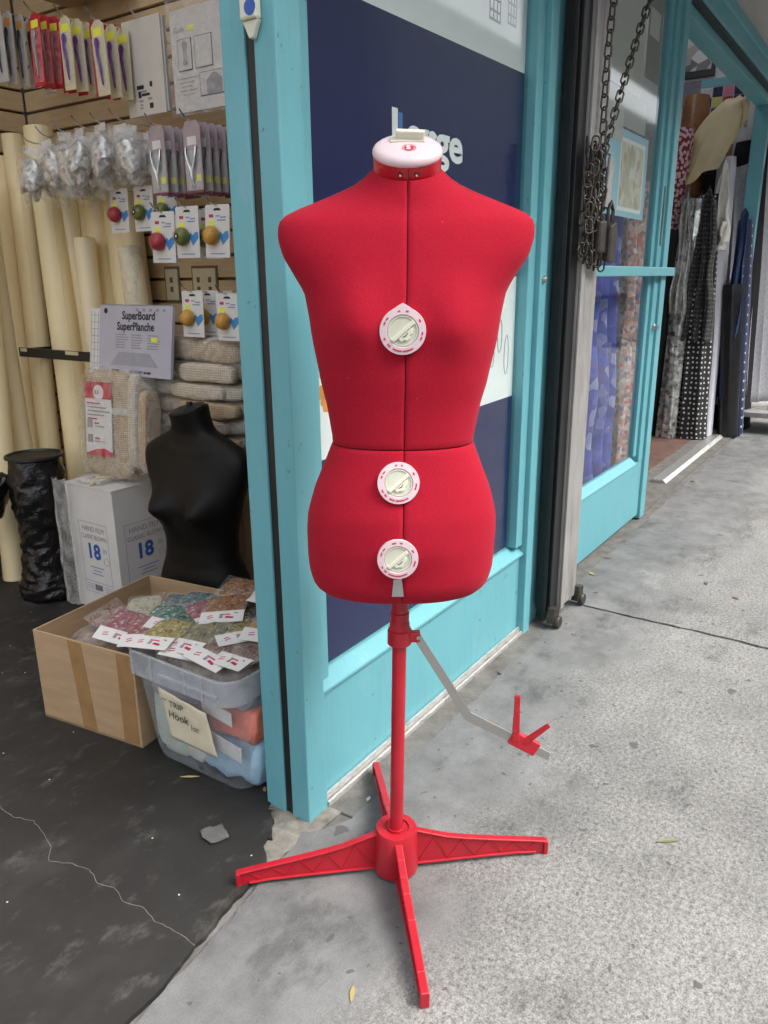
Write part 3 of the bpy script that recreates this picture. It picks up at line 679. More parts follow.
def prong(a, b, w0, w1, tip, name='clip_prong'):
    a, b = AP(*a), AP(*b); t = (b-a).normalized(); s_ = FD.cross(t)
    m = MB(); m.loft([[a + s_*x*w0 + FD*y for x, y in ((-1, -.004), (1, -.004), (1, .004), (-1, .004))], [b + s_*x*w1 + FD*y for x, y in ((-1, -.003), (1, -.003), (1, .003), (-1, .003))]])
    p = m.build(name, 'redgloss', cb, bev=.0012)
    MB().tube([b - t*.006 + s_*.003, b + t*tip*.6 + s_*.004, b + t*tip, b + t*tip*.7 - s_*.003, b - t*.004 - s_*.002], .0007, 5).build('wire_pin', 'chrome', cb)
prong((.244, .322, .012), (.2425, .428, .018), .0075, .0055, .030); prong((.262, .318, .012), (.308, .364, .022), .0070, .0045, .026)

# ================================================================== FOLDED GATE, CHAIN
gt = T('folding_gate', 'folded grey steel security gate standing beside the teal window frame', 'gate', (2.55, .95, 0))
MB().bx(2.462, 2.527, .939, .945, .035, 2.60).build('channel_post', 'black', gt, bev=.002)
MB().bx(2.528, 2.700, .931, .945, .045, 2.60).build('channel_post', 'greysteel', gt, bev=.003)
MB().bx(2.528, 2.560, .922, .9305, .045, 2.60).build('channel_lip', 'greysteel', gt, bev=.002)
for i in range(3): MB().bx(2.4555+.012*i, 2.462+.012*i, .953+.016*i, .967+.016*i, .02, 2.60).build('folded_bar', 'black', gt, bev=.002)
MB().bx(2.475, 2.69, .9455, 1.0, .05, 2.60).build('folded_lattice', 'black', gt)
for (x, y) in ((2.452, .925), (2.70, .925)):
    b_ = MB().prism([(-.028, .0), (.028, .0), (.030, .05), (-.020, .06)], (x+.012, y-.012, .022), VX, VZ, VY, .028).build('wheel_bracket', 'rust', gt, bev=.003)
    MB().lathe([(.006, -.010), (.022, -.010), (.024, -.007), (.024, .007), (.022, .010), (.006, .010)], (x+.014, y-.016, .0245), 20, (VX, VZ, -VY)).build('wheel', 'rust', b_, True)
# chain: one link mesh, each link an object of its own
def link_mesh(L_=.0225, W=.0115, r_=.0031):
    pts = []
    for k in range(20):
        a = 2*pi*k/20; x = math.cos(a)*W; z = math.sin(a)*W + (L_-W)*(1 if math.sin(a) >= 0 else -1); pts.append((x, 0, z))
    return MB().tube(pts, r_, 7, closed=True)
ch = T('hanging_chain', 'rusty steel chain hanging in two strands and wound on the folded gate', 'chain', (2.62, .90, 1.6))
proto = link_mesh().build('link', 'rust', None, smooth=True, angle=180); proto.parent = ch
def put_link(p, dirv, twist, first=[True]):
    o = proto if first[0] else proto.copy()
    if not first[0]: COL.objects.link(o)
    first[0] = False; o.parent = ch
    q = Vector(dirv).normalized().to_track_quat('Z', 'Y') @ Matrix.Rotation(twist, 4, 'Z').to_quaternion()
    o.rotation_mode = 'QUATERNION'; o.rotation_quaternion = q; o.location = Vector(p) - Vector(ch.location)
def strand(a, b, sag, pitch=.034, tw0=0):
    a, b = Vector(a), Vector(b); n = max(2, int((b-a).length/pitch)); pr = None
    for i in range(n+1):
        t = i/n; p = a.lerp(b, t) + Vector((0, 0, 0)) + rt*(-sag*4*t*(1-t)); d = (b-a)
        put_link(p, d, R(35 if i % 2 else 125) + tw0)
HUBP = Vector((2.600, .905, 1.600))
strand((2.625, .905, 2.10), HUBP, .010); strand((3.02, .905, 2.18), HUBP + Vector((.02, 0, .01)), .006, tw0=.2)
rng = random.Random(3)
for cx in range(8):
    for k in range(13):
        p = Vector((2.485 + cx*.021 + rng.uniform(-.006, .006), .917 + rng.uniform(-.010, .004) - (.014 if (cx+k) % 2 else 0), 1.610 - k*.027 + rng.uniform(-.008, .008) - cx*.004))
        put_link(p, (rng.uniform(-.25, .25), rng.uniform(-.1, .1), 1), R(20 if (k+cx) % 2 else 110)+rng.uniform(-.3, .3))
lp = T('padlock', 'dull grey iron lock plate hanging in the wound chain', 'lock', (2.62, .88, 1.35))
MB().prism([(-.035, -.06), (.03, -.065), (.042, .03), (.02, .065), (-.03, .05)], (2.655, .893, 1.33), VX, VZ, -VY, .026).build('lock_body', 'rust', lp, bev=.006)
MB().prism([(-.03, -.05), (.028, -.05), (.03, .05), (-.03, .045)], (2.575, .895, 1.345), VX, VZ, -VY, .020).build('lock_plate', 'rust', lp, bev=.006)
MB().tube([(2.635, .885, 1.385), (2.632, .885, 1.43), (2.655, .885, 1.455), (2.68, .885, 1.43), (2.677, .885, 1.38)], .006, 8).build('shackle', 'rust', lp, True)
MB().prism([(-.02, -.07), (.03, -.05), (.035, .07), (.0, .085)], (2.615, .892, 1.505), VX, VZ, -VY, .010).build('lock_cover', 'greysteel', lp, bev=.003)

# ================================================================== GLAZED DOOR
dr = T('glass_door', 'teal framed glass door with a horizontal push bar', 'door', (3.4, 1.08, 0))
MB().bx(2.72, 4.03, 1.060, 1.105, .02, .318).build('kick_panel', 'teal', dr, bev=.003)
m = MB(); m.prism([(1.050, .3185), (1.10, .3185), (1.10, .35), (1.085, .35)], (2.72, 0, 0), VY, VZ, VX, 1.11); m.build('sill', 'teal', dr, bev=.002)
MB().bx(3.835, 3.885, 1.072, 1.105, .3505, 2.44).build('glazing_stop', 'teal', dr, bev=.002)
MB().bx(3.8855, 3.955, 1.058, 1.105, .3187, 2.44).build('stile', 'teal', dr, bev=.003)
MB().bx(3.956, 4.035, 1.045, 1.110, .0, 2.44).build('frame_post', 'teal', dr, bev=.003)
MB().bx(2.72, 3.834, 1.084, 1.089, .3505, 2.46).build('glass', 'glass', dr)
pb = MB().bx(2.74, 4.10, 1.022, 1.048, 1.222, 1.262).build('push_bar', 'teal', dr, bev=.004)
MB().bx(3.945, 3.965, 1.046, 1.0575, 1.225, 1.258).build('bar_bracket', 'teal', pb)
MB().lathe([(.016, 0), (.016, .008), (.011, .012), (.010, .022), (.012, .026)], (3.925, 1.058, .985), 16, (VX, VZ, -VY)).build('lock_cylinder', 'steel', dr, True)
MB().bx(3.910, 3.928, 1.054, 1.0575, 1.36, 1.62).build('lock_plate', 'footing', dr, bev=.001)
# papers on the inside of the glass
def sheet(name, label, x0, x1, z0, z1, mat, slope=0, y=1.0915):
    t = T(name, label, 'paper', ((x0+x1)/2, y, z0))
    m = MB(); m.loft([[(x0, y, z0-slope*0), (x1, y, z0+slope), (x1, y, z1+slope), (x0, y, z1)], [(x0, y+.001, z0), (x1, y+.001, z0+slope), (x1, y+.001, z1+slope), (x0, y+.001, z1)]]); m.build('sheet', mat, t); return t
fl = sheet('flyer', 'light blue flyer with a framed picture taped inside the glass door', 2.98, 3.72, 1.462, 1.79, 'lightblue')
MB().bx(3.36, 3.66, 1.0898, 1.0908, 1.50, 1.745).build('picture', m_speck('pale picture', [(.62, .60, .52), (.50, .40, .26), (.72, .72, .70), (.66, .56, .38)], 26, .6, 0, 0), fl)
MB().bx(3.345, 3.675, 1.0908, 1.0913, 1.485, 1.76).build('picture_frame', 'white', fl)
for k in range(3): MB().bx(3.05, 3.05+.18*(1 if k != 1 else .7), 1.0903, 1.0910, 1.51+k*.045, 1.518+k*.045).build('print_line', 'paleink', fl)
MB().bx(2.98, 3.35, 1.0895, 1.0905, 1.74, 1.86).build('torn_top', 'plaster', fl)
sheet('notice', 'large white notice sheet high inside the glass door', 2.90, 3.55, 1.93, 2.42, 'paper')
sheet('notice', 'pale grey notice sheet below the large white one on the door', 3.05, 3.66, 1.80, 1.925, 'greypaper', y=1.094)
st_ = sheet('notice', 'small dark and white sticker sheet beside the door stile', 3.60, 3.80, 2.02, 2.42, 'greyink', y=1.096)
MB().bx(3.62, 3.76, 1.0945, 1.0955, 2.18, 2.28).build('emblem', 'paper', st_)
# cloth hanging behind the glass
def drape(name, label, x0, x1, y, ztop, zbot, mat, folds=5, amp=.02, cat='fabric', group=None, taper=0, seed=0):
    m = MB()
    def fn(u_, v_):
        x = x0 + (x1-x0)*u_; z = ztop + (zbot-ztop)*v_
        a = amp*(.5+.8*v_)
        return Vector((x + .02*nz((v_*3, u_*2, seed)) + (x1-x0)*taper*(u_-.5)*(v_-.5), y + a*math.sin(u_*folds*2*pi + 1.3*nz((u_*3, v_*2, seed+4))) + .03*nz((u_*4, v_*4, seed)), z + (.02*nz((u_*9, 0, seed)) if v_ > .99 else 0)))
    m.grid(fn, folds*10, 24); return tag(m.build(name, mat, None, smooth=True, angle=180, thick=.004), label, cat, group)
drape('hanging_cloth', 'royal blue cloth hanging behind the glass door', 2.88, 3.72, 1.19, 1.54, .20, m_speck('royal blue print', [(.04, .06, .40), (.05, .08, .46), (.03, .04, .28), (.05, .07, .42), (.30, .32, .55), (.04, .05, .35), (.06, .09, .5), (.10, .06, .25)], 24, .6, 0, .2), 6, .045, seed=1)
drape('hanging_cloth', 'floral pink and white cloth hanging inside the door beside blue cloth', 3.70, 4.45, 1.24, 1.68, .16, m_speck('floral print', [(.62, .58, .55), (.40, .08, .10), (.60, .40, .34), (.10, .10, .14), (.66, .62, .60), (.45, .22, .10), (.10, .14, .34)], 48, .7, 0, .1), 5, .03, seed=2)
drape('hanging_cloth', 'grey striped cloth hanging deepest behind the glass door', 4.2, 5.2, 1.50, 2.1, .1, pm('grey cloth', (.22, .22, .23), .8, var=.3, bump=.2), 6, .03, seed=3)
drape('hanging_cloth', 'added dark backdrop for the dim interior behind the glass door', 2.5, 4.9, 1.62, 2.6, .05, pm('charcoal backdrop', (.05, .05, .06), .8, var=.3, bump=.2), 9, .03, seed=4)  # added dark sheet standing in for the unlit depth of the shop

# ================================================================== DOORWAY OF THE FABRIC SHOP
fr_ = T('doorway_frame', 'teal doorway frame with header over the fabric shop entrance', 'door frame', (5.3, 1.1, 0))
MB().bx(2.63, 6.70, 1.050, 1.14, 2.462, 2.54).build('header', 'teal', fr_, bev=.003)
MB().bx(2.63, 6.70, 1.066, 1.15, 2.445, 2.4615).build('header_groove', 'black', fr_)
MB().bx(4.04, 6.70, 1.10, 1.20, 2.395, 2.444).build('inner_header', 'teal', fr_, bev=.003)
MB().bx(2.63, 6.70, 1.035, 1.10, 2.5405, 2.60).build('header_trim', 'teal', fr_, bev=.003)
MB().bx(6.62, 6.70, 1.10, 1.20, .0, 2.461).build('frame_post', 'teal', fr_, bev=.003)
th = T('threshold', 'ribbed metal threshold plate at the fabric shop entrance', 'threshold', (5.6, 1.17, 0))
MB().prism([(1.115, 0), (1.215, 0), (1.205, .016), (1.135, .018)], (4.75, 0, .004), VY, VZ, VX, 1.82).build('plate', 'alu', th)
for k in range(4): MB().bx(4.76, 6.56, 1.142+.016*k, 1.150+.016*k, .0205, .0235).build('rib', 'steel', th)
MB().bx(4.05, 6.62, 1.06, 1.30, -.1, .0025).build('sill_bed', 'footing', th)
# framed picture, quilt sample and print on the far wall
XW = 7.148
def wallthing(name, label, cat, y0, y1, z0, z1): return T(name, label, cat, (XW, (y0+y1)/2, z0))
pf = wallthing('framed_picture', 'black framed picture with a pale image high on the wall', 'picture', 1.63, 1.95, 2.78, 3.14)
MB().bx(XW-.02, XW-.001, 1.62, 1.99, 2.74, 3.18).build('frame', 'black', pf, bev=.003)
MB().bx(XW-.0225, XW-.0205, 1.65, 1.96, 2.79, 3.15).build('image', m_speck('monochrome print', [(.5, .48, .45), (.06, .06, .06), (.62, .60, .57), (.30, .29, .28)], 14, .6, 0, 0), pf)
qs = wallthing('quilt_sample', 'patchwork sample of dark pink and yellow squares pinned to the wall', 'quilt', 1.39, 1.70, 2.45, 2.7)
MB().bx(XW-.006, XW-.001, 1.37, 1.71, 2.42, 2.71).build('backing', 'paper', qs)
MB().bx(XW-.009, XW-.0065, 1.37, 1.71, 2.66, 2.72).build('border', 'teal', qs)
sqc = [pm('patch ink', (.03, .03, .06), .8, var=.9, scale=70, bump=0), pm('patch pink', (.60, .20, .30), .8, bump=0), pm('patch yellow', (.62, .56, .18), .8, bump=0), pm('patch white', (.6, .6, .62), .8, var=.2, scale=60, bump=0), pm('patch red', (.40, .05, .08), .8, var=.9, scale=70, bump=0)]
pat = [3, 0, 1, 0, 0, 2, 4, 0, 1, 0, 0, 3]
for i in range(4):
    for j in range(3):
        y1 = 1.70-.08*i; z1 = 2.655-.075*j
        MB().bx(XW-.010, XW-.0068, y1-.074, y1, z1-.070, z1).build('patch', sqc[pat[j*4+i]], qs)
gs = wallthing('fabric_sample', 'small grey weave sample pinned beside the patchwork', 'fabric', 1.72, 1.86, 2.55, 2.72)
MB().bx(XW-.006, XW-.001, 1.72, 1.88, 2.53, 2.72).build('swatch', pm('grey mauve weave', (.22, .20, .24), .9, var=.3, scale=80, bump=.2), gs)
pr = wallthing('wall_print', 'pale landscape print pinned right of the patchwork', 'picture', 1.1, 1.36, 2.4, 2.7)
MB().bx(XW-.006, XW-.001, 1.305, 1.365, 2.35, 2.70).build('sheet', m_speck('green pale print', [(.5, .5, .42), (.22, .26, .16), (.62, .62, .58)], 22, .7, 0, 0), pr)

# ------------------------------------------------------------------ fabric rolls standing in the doorway
def roll(name, label, base, top, r0, r1, mat, group='fabric rolls standing in the doorway', lump=.08, seed=0, core=None, seg=28, n=26, flat_=1.0, cat='fabric roll', hem=.0):
    base, top = Vector(base), Vector(top); root = T(name, label, cat, base, group)
    t = (top-base).normalized(); u = (VY - t*VY.dot(t)).normalized(); v = t.cross(u); loops = []
    for i in range(n+1):
        k = i/n; c = base.lerp(top, k); rr = r0 + (r1-r0)*k
        if k > .985: rr *= .9
        lp = []
        for j in range(seg):
            a = 2*pi*j/seg - pi/2; d = 1 + lump*nz((math.cos(a)*1.6+seed, math.sin(a)*1.6, k*2.2)) + lump*.5*math.sin(a*7+seed+k*1.4)
            lp.append(c + (u*math.cos(a) + v*math.sin(a)*flat_)*rr*d)
        loops.append(lp)
    loops.insert(0, [base + (p-base)*.85 for p in loops[0]])
    cl = MB().loft(loops).build('cloth', mat, root, smooth=True, angle=70)
    at = cl.data.attributes.new('cloth_uv', 'FLOAT_VECTOR', 'POINT'); ln = (top-base).length
    for q in range(len(loops)*seg): at.data[q].vector = ((q % seg)/seg*2*pi*max(r0, r1), max(0, q//seg-1)/n*ln, 0)
    if core: MB().tube([top - t*.05, top + t*core], r1*.45, 16).build('core_tube', 'brownroll', root, True)
    return root
roll('fabric_roll', 'dark red floral fabric roll beside the door frame', (6.35, 1.72, .004), (6.42, 1.635, 2.26), .085, .075, m_dots('red floral', (.22, .012, .035), (.62, .45, .45), 34, .42, rand=1), seed=1)
roll('fabric_roll', 'gold brown satin roll in a dark red wrap behind the floral roll', (6.72, 1.66, .004), (6.80, 1.655, 2.54), .10, .10, pm('gold brown satin', (.30, .14, .06), .28, var=.3, scale=5, bump=.1, coat=.2), lump=.02, seed=2)
w_ = roll('fabric_roll', 'white cotton roll with a tan core leaning in the doorway', (6.42, 1.27, .004), (6.60, 1.345, 2.06), .075, .065, pm('white cotton', (.66, .67, .74), .8, var=.05, bump=.3, bscale=12, dist=.02), core=.09, seed=3)
roll('fabric_roll', 'black cotton roll hidden under the floral roll', (6.28, 1.66, .004), (6.30, 1.60, 1.55), .075, .07, pm('black cotton', (.012, .012, .013), .85, var=.4, bump=.3), seed=4)
roll('fabric_roll', 'silver metallic sequined roll with white zigzag trim', (6.215, 1.500, .004), (6.30, 1.497, 1.76), .062, .070, m_speck('silver sequins', [(.85, .86, .84), (.10, .10, .10), (.7, .71, .68), (.22, .25, .22), (.88, .88, .88), (.5, .54, .48)], 38, .2, .5, .9, .012), lump=.26, seed=5)
roll('fabric_roll', 'black polka dot fabric roll with loose folds at the entrance', (6.32, 1.335, .004), (6.40, 1.405, 1.79), .125, .075, m_dots('polka dots', (.010, .010, .011), (.62, .62, .60), 26, .20, rand=.25), lump=.24, seed=6)
roll('fabric_roll', 'smooth black leatherette roll standing on the threshold edge', (6.52, 1.10, .004), (6.52, 1.19, 1.16), .075, .080, pm('black leatherette', (.016, .016, .018), .32, var=.3, bump=.2, bscale=14, dist=.01), lump=.06, seed=7)
roll('fabric_roll', 'navy studded fabric roll behind the leatherette roll', (6.60, 1.085, .004), (6.62, 1.17, 1.62), .085, .06, m_dots('navy studs', (.010, .022, .075), (.5, .52, .55), 14, .12, .6), lump=.1, seed=8)
roll('fabric_roll', 'tall black wool roll next to the grey lace', (6.95, 1.16, .004), (6.92, 1.25, 2.20), .15, .12, pm('black wool', (.010, .010, .014), .95, var=.3, bump=.3), lump=.06, seed=9)
roll('fabric_roll', 'dark blue black wool roll leaning behind the white roll', (6.82, 1.42, .004), (6.86, 1.42, 2.02), .15, .13, pm('midnight wool', (.008, .009, .016), .95, var=.3, bump=.3), lump=.06, seed=10)
# khaki cloth thrown over the top of a roll
kb = T('draped_fabric', 'khaki olive fabric draped over the top of a roll', 'fabric', (6.62, 1.45, 1.95))
m = MB(); loops = []
for i in range(22):
    k = i/21; c = Vector((6.58, 1.33, 2.44)).lerp(Vector((6.44, 1.50, 1.98)), k); rr = .036 + .105*math.sin(min(1, k*1.5+.12)*pi*.62)
    loops.append([c + Vector((0, math.cos(a)*rr*(1+.28*math.sin(a*5+k*1.5)), math.sin(a)*rr*.55*(1+.3*math.sin(a*4))))+Vector((math.sin(a)*.05, 0, -.05*k*math.cos(a))) for a in [2*pi*j/40 for j in range(40)]])
m.loft(loops); m.build('cloth', pm('khaki satin', (.52, .42, .23), .5, var=.12, scale=5, bump=.2, bscale=14, dist=.01), kb, smooth=True, angle=75)
drape('white_cloth_end', 'crumpled white cloth end hanging from the white roll', 0, .1, 0, 0, -.2, 'whitefoam', 2, .02, seed=8).location = (6.30, 1.27, 1.60)
# grey lace on a wheeled rack outside
LRX = -.24; LRY = .13
lr = T('lace_rack', 'pale grey lace fabric hanging over a low wheeled rack', 'clothes rack', (7.2, .95, 0))
m = MB()
def fn(u_, v_):
    a = u_*pi*1.25; k = v_; rr = .17 + .05*k
    return Vector((7.16 - math.cos(a)*rr*1.1 + .018*math.sin(u_*46+1.5*nz((u_*4, k*2, 1))), .93 + math.sin(a)*.0 + (u_-.35)*-.62 + .02*math.sin(u_*52) + .10*(1-k), 2.02 - 1.80*k - .05*(1-k)*math.cos(u_*9)))
m.grid(fn, 90, 22); m.build('lace_cloth', m_dots('grey lace', (.46, .46, .49), (.34, .34, .38), 60, .34, rand=1, uv=False), lr, smooth=True, angle=180, thick=.004)
MB().bx(6.98, 7.6, .45, 1.05, .13, .17).build('rack_base', 'greysteel', lr, bev=.004)
for (x, y) in ((7.03, .98), (7.03, .55), (7.5, .98), (7.5, .55)):
    MB().lathe([(.01, -.012), (.035, -.012), (.038, 0), (.035, .012), (.01, .012)], (x, y, .0385), 18, (VX, VZ, VY)).build('wheel', 'black', lr, True)
    MB().bx(x-.012, x+.012, y-.02, y+.02, .05, .1305).build('caster_fork', 'steel', lr)
MB().tube([(7.2, .75, .17), (7.2, .75, 2.02)], .015, 12).build('upright', 'steel', lr, True)
MB().tube([(7.2, .45, 2.0), (7.2, 1.08, 2.0)], .015, 12).build('top_rail', 'steel', lr, True)
lr.location.x += LRX; lr.location.y += LRY
# more cloth crowding the entrance
CG = 'loose cloth hanging among the fabric rolls'
def swag(label, x, y, ztop, zbot, wid, mat, folds, seed):
    m = MB()
    def fn(u_, v_):
        sp_ = wid*(.45+.75*v_**.7); return Vector((x + .05*math.sin(u_*folds*2*pi+seed)*(.3+.7*v_) + .04*nz((u_*3, v_*3, seed)), y + (u_-.5)*sp_ + .03*nz((v_*3, u_*2, seed+2)), ztop + (zbot-ztop)*v_ - .10*(1-v_)*abs(u_-.5)*2 + .03*nz((u_*8, seed, 0))*v_))
    m.grid(fn, folds*10, 30); return tag(m.build('hanging_cloth', mat, None, smooth=True, angle=180, thick=.004), label, 'fabric', CG)
swag('silver foil fringe cloth falling over the sequined roll', 6.22, 1.500, 1.80, .95, .13, pm('silver foil', (.62, .63, .60), .22, metal=.6, var=.5, scale=30, bump=.5, bscale=40, stretch=(1, 8, 1), dist=.01), 3, 1)
swag('black cloth with fine white dots thrown over the dotted roll', 6.25, 1.370, 1.84, .75, .20, m_dots('small dots', (.010, .010, .011), (.6, .6, .58), 34, .2, rand=.3, uv=False), 3, 2)
swag('white cotton length falling from the white roll', 6.36, 1.300, 2.02, 1.45, .12, 'whitefoam', 2, 3)
swag('navy denim length beside the leatherette roll', 6.50, 1.165, 1.70, .30, .10, pm('navy denim', (.015, .035, .11), .8, var=.3, scale=20, bump=.3), 2, 4)
swag('black knit length hanging behind the silver cloth', 6.42, 1.60, 1.70, .10, .22, pm('black knit', (.012, .012, .014), .9, var=.3, bump=.3), 3, 5)
swag('tan linen length hanging high behind the khaki cloth', 6.85, 1.50, 2.45, 1.7, .22, pm('tan linen', (.40, .29, .15), .7, var=.15, bump=.3), 3, 6)

# ================================================================== STOCK IN THE OPEN SHOP
# ---- cream vinyl rolls leaning along the slat wall
def vroll(base, top, r_, mat, label, wrap=False, idx=0):
    root = T('vinyl_roll', label, 'vinyl roll', base, 'cream vinyl rolls standing along the slat wall')
    base, top = Vector(base), Vector(top); t = (top-base).normalized(); pts = []
    n = 10; rr = []
    for i in range(n+1):
        k = i/n; bow = Vector((.006*math.sin(k*pi*1.3+idx), .008*math.sin(k*pi+idx*2), 0)); pts.append(base.lerp(top, k)+bow); rr.append(r_*(1+.025*math.sin(k*5+idx)))
    MB().tube(pts, rr, 28).build('vinyl', mat, root, smooth=True)
    # spiral edge of the sheet running down the side
    u = (VX*-1 - t*(-VX).dot(t)).normalized(); v = t.cross(u); a = .5+idx
    MB().tube([p + (u*math.cos(.6+.1*idx) - v*math.sin(.6+.1*idx)*(1 if idx % 2 else -1))*(q*1.002) for p, q in zip(pts, rr)], .0016, 5).build('sheet_edge', mat, root)
    MB().tube([top - t*.02, top + t*.003], r_*.55, 20).build('core', 'brownroll', root)
    if wrap: MB().tube([pts[0] + (pts[-1]-pts[0])*q for q in (0, .25, .5, .75, 1.004)], r_*1.035, 24, cap=False).build('film_wrap', 'clearfilm', root, smooth=True)
    return root
LV = 'cream vinyl roll '
vroll((1.66, 3.03, .003), (1.78, 3.07, 1.55), .044, 'vinyl', LV+'standing apart with its foot beside the black wrapped roll', idx=1)
vroll((1.80, 3.07, .003), (1.86, 3.17, 1.62), .044, 'vinyl2', LV+'left of the black rail end', idx=2)
vroll((1.94, 3.20, .003), (2.02, 3.29, 1.72), .044, 'vinyl', LV+'just inside the black rail end, against the back wall', idx=3)
vroll((1.93, 3.06, .003), (2.03, 3.20, 1.795), .046, 'vinyl', LV+'tall, second along the black rail', idx=4)
vroll((2.06, 3.10, .003), (2.14, 3.19, 1.80), .044, 'vinyl2', LV+'tall, tucked behind the two thickest rolls', idx=5)
vroll((1.91, 2.83, .003), (2.02, 2.985, 1.80), .057, 'vinyl', LV+'thick and tall, last in front along the black rail', idx=6)
vroll((2.10, 2.86, .003), (2.145, 2.94, 1.66), .050, 'vinyl', LV+'behind the short open ended one, toward the back wall', idx=7)
vroll((2.10, 2.75, .003), (2.145, 2.85, 1.66), .050, 'vinyl', LV+'behind the short open ended one, toward the pegs', idx=8)
vroll((1.99, 2.70, .003), (2.02, 2.78, 1.385), .040, 'vinyl2', LV+'short, with an open upper end, behind the lilac board', idx=9)
vroll((2.12, 2.63, .003), (2.15, 2.75, 1.64), .052, 'vinyl', LV+'under the clear bags, beside the film wrapped one', idx=10)
vroll((2.05, 2.49, .003), (2.05, 2.555, 1.345), .044, 'vinyl2', LV+'short, wrapped in glossy clear film', True, idx=11)
vroll((2.03, 2.87, .003), (2.07, 2.93, 1.60), .045, 'vinyl2', LV+'filling the gap beside the thick tall one', idx=12)
vroll((2.13, 2.555, .003), (2.15, 2.66, 1.60), .046, 'vinyl', LV+'behind the film wrapped one', idx=13)
tag(MB().tube([(1.55, 3.04, .003), (1.50, 3.10, .25), (1.5, 3.14, .6)], .036, 20).build('kraft_roll', 'brownroll', None, True), 'short brown kraft paper roll beside the cream rolls', 'paper roll')
# black rail that holds the rolls
rl = T('retaining_rail', 'black metal rail holding the cream rolls against the wall', 'rail', (1.86, 2.9, .94))
MB().bx(1.845, 1.857, 2.44, 3.06, .925, .962).build('bar', 'black', rl, bev=.002)
MB().bx(1.857, 2.20, 3.045, 3.058, .93, .957).build('return_bar', 'black', rl, bev=.002)
MB().bx(1.857, 2.20, 2.441, 2.453, .93, .957).build('return_bar', 'black', rl, bev=.002)
for (y0, y1) in ((3.0, 3.045), (2.66, 2.74)): MB().bx(1.8437, 1.8449, y0, y1, .947, .9605).build('worn_edge', 'creamcard', rl)

# ---- peg hooks with carded goods
def hook(y, z, x0, label, curl=.03):
    h = MB().tube([(2.203, y, z), (x0+.03, y, z), (x0+.005, y, z+.006), (x0-.012, y, z+.02), (x0-.02, y, z+curl)], .0026, 8).build('peg_hook', 'chrome', None, True)
    return tag(h, label, 'hook', 'steel peg hooks on the slat wall')
def pack_scissors(card, blade, tagc, w_, h_):
    t = T('carded_tool', 'x', 'packet'); MB().prism([(-w_/2, -h_), (w_/2, -h_), (w_/2, .0), (w_*.2, .016), (-w_*.2, .016), (-w_/2, .0)], (0, 0, 0), -VY, VZ, -VX, .0022).build('card', card, t)
    MB().prism([(-w_*.36, -.030), (w_*.30, -.030), (w_*.30, -.006), (-w_*.36, -.006)], (-.0023, 0, 0), -VY, VZ, -VX, .0004).build('price_tag', tagc, t)
    pts = [(-.007, .006, -.04), (-.010, .004, -.08), (-.009, -.002, -.13), (-.008, -.004, -h_+.03)]
    MB().tube(pts, [.0045, .006, .005, .0025], 8).build('tool', blade, t, True)
    MB().tube([(-.007, .006+.009*math.cos(a), -.05+.014*math.sin(a)) for a in [2*pi*k/10 for k in range(10)]], .0022, 6, closed=True).build('finger_loop', blade, t, True)
    b = MB(); b.grid(lambda u_, v_: Vector((-.0026-.012*math.sin(u_*pi)*math.sin(v_*pi)*(1+.5*nz((u_*5, v_*7, 2))), -w_*.46+w_*.92*u_, -.032-(h_-.045)*v_)), 8, 16); b.build('blister', 'bagfilm', t, True)
    return t
protoR = pack_scissors('redcard', 'steel', 'yellow', .062, .215)
protoG = pack_scissors('greypaper', 'black', 'orangetag', .060, .225)
protoC = pack_scissors('creamcard', 'purple', 'yellow', .058, .205)
used = set()
def place(proto, loc, label, group, rz=0, rx=0, ry=0, sc=1):
    if proto.name in used: o = copy_tree(proto)
    else: o = proto; used.add(proto.name)
    o.location = loc; o.rotation_euler = (rx, ry, rz); o.scale = (sc,)*3; o['label'] = label; o['group'] = group; return o
rg = random.Random(11)
def rackrow(proto, y, z, x0, n, dx, what, group, dy=0):
    hook(y, z+.012, x0-.015, 'steel peg hook holding '+what+'s')
    for k in range(n):
        lab = what+(', outermost on its peg' if k == 0 else ', innermost on its peg' if k == n-1 else ', %s from the tip of its peg' % ORD[k])
        place(proto, (x0+k*dx, y + rg.uniform(-.006, .006), z + rg.uniform(-.003, .003)), lab, group, rz=rg.uniform(-.12, .12), rx=rg.uniform(-.05, .05), ry=rg.uniform(-.03, .06))
rackrow(protoG, 2.925, 2.150, 1.86, 5, .045, 'grey carded black tool with an orange tag', 'carded tools on pegs')
rackrow(protoR, 2.700, 2.098, 1.86, 6, .036, 'red carded scissors beside the grey cards', 'carded tools on pegs')
rackrow(protoC, 2.535, 2.060, 1.86, 3, .042, 'cream carded purple tool next to the red scissors', 'carded tools on pegs')
protoR2 = copy_tree(protoR); protoR2.name = 'carded_tool_b'; used.discard(protoR2.name)
protoR2.name = 'carded_tool'
rackrow(protoR2, 2.455, 2.050, 1.92, 4, .04, 'red carded scissors between two cream carded rows', 'carded tools on pegs')
protoC2 = copy_tree(protoC); rackrow(protoC2, 2.370, 2.020, 1.86, 4, .05, 'cream carded purple tool beside the white folder', 'carded tools on pegs')
# beige carton on the upper edge
bc = tag(MB().bx(1.98, 2.18, 2.55, 2.93, 2.24, 2.50).build('carton', 'carton', None, bev=.003), 'beige carton high on the slat wall above carded tools', 'box')
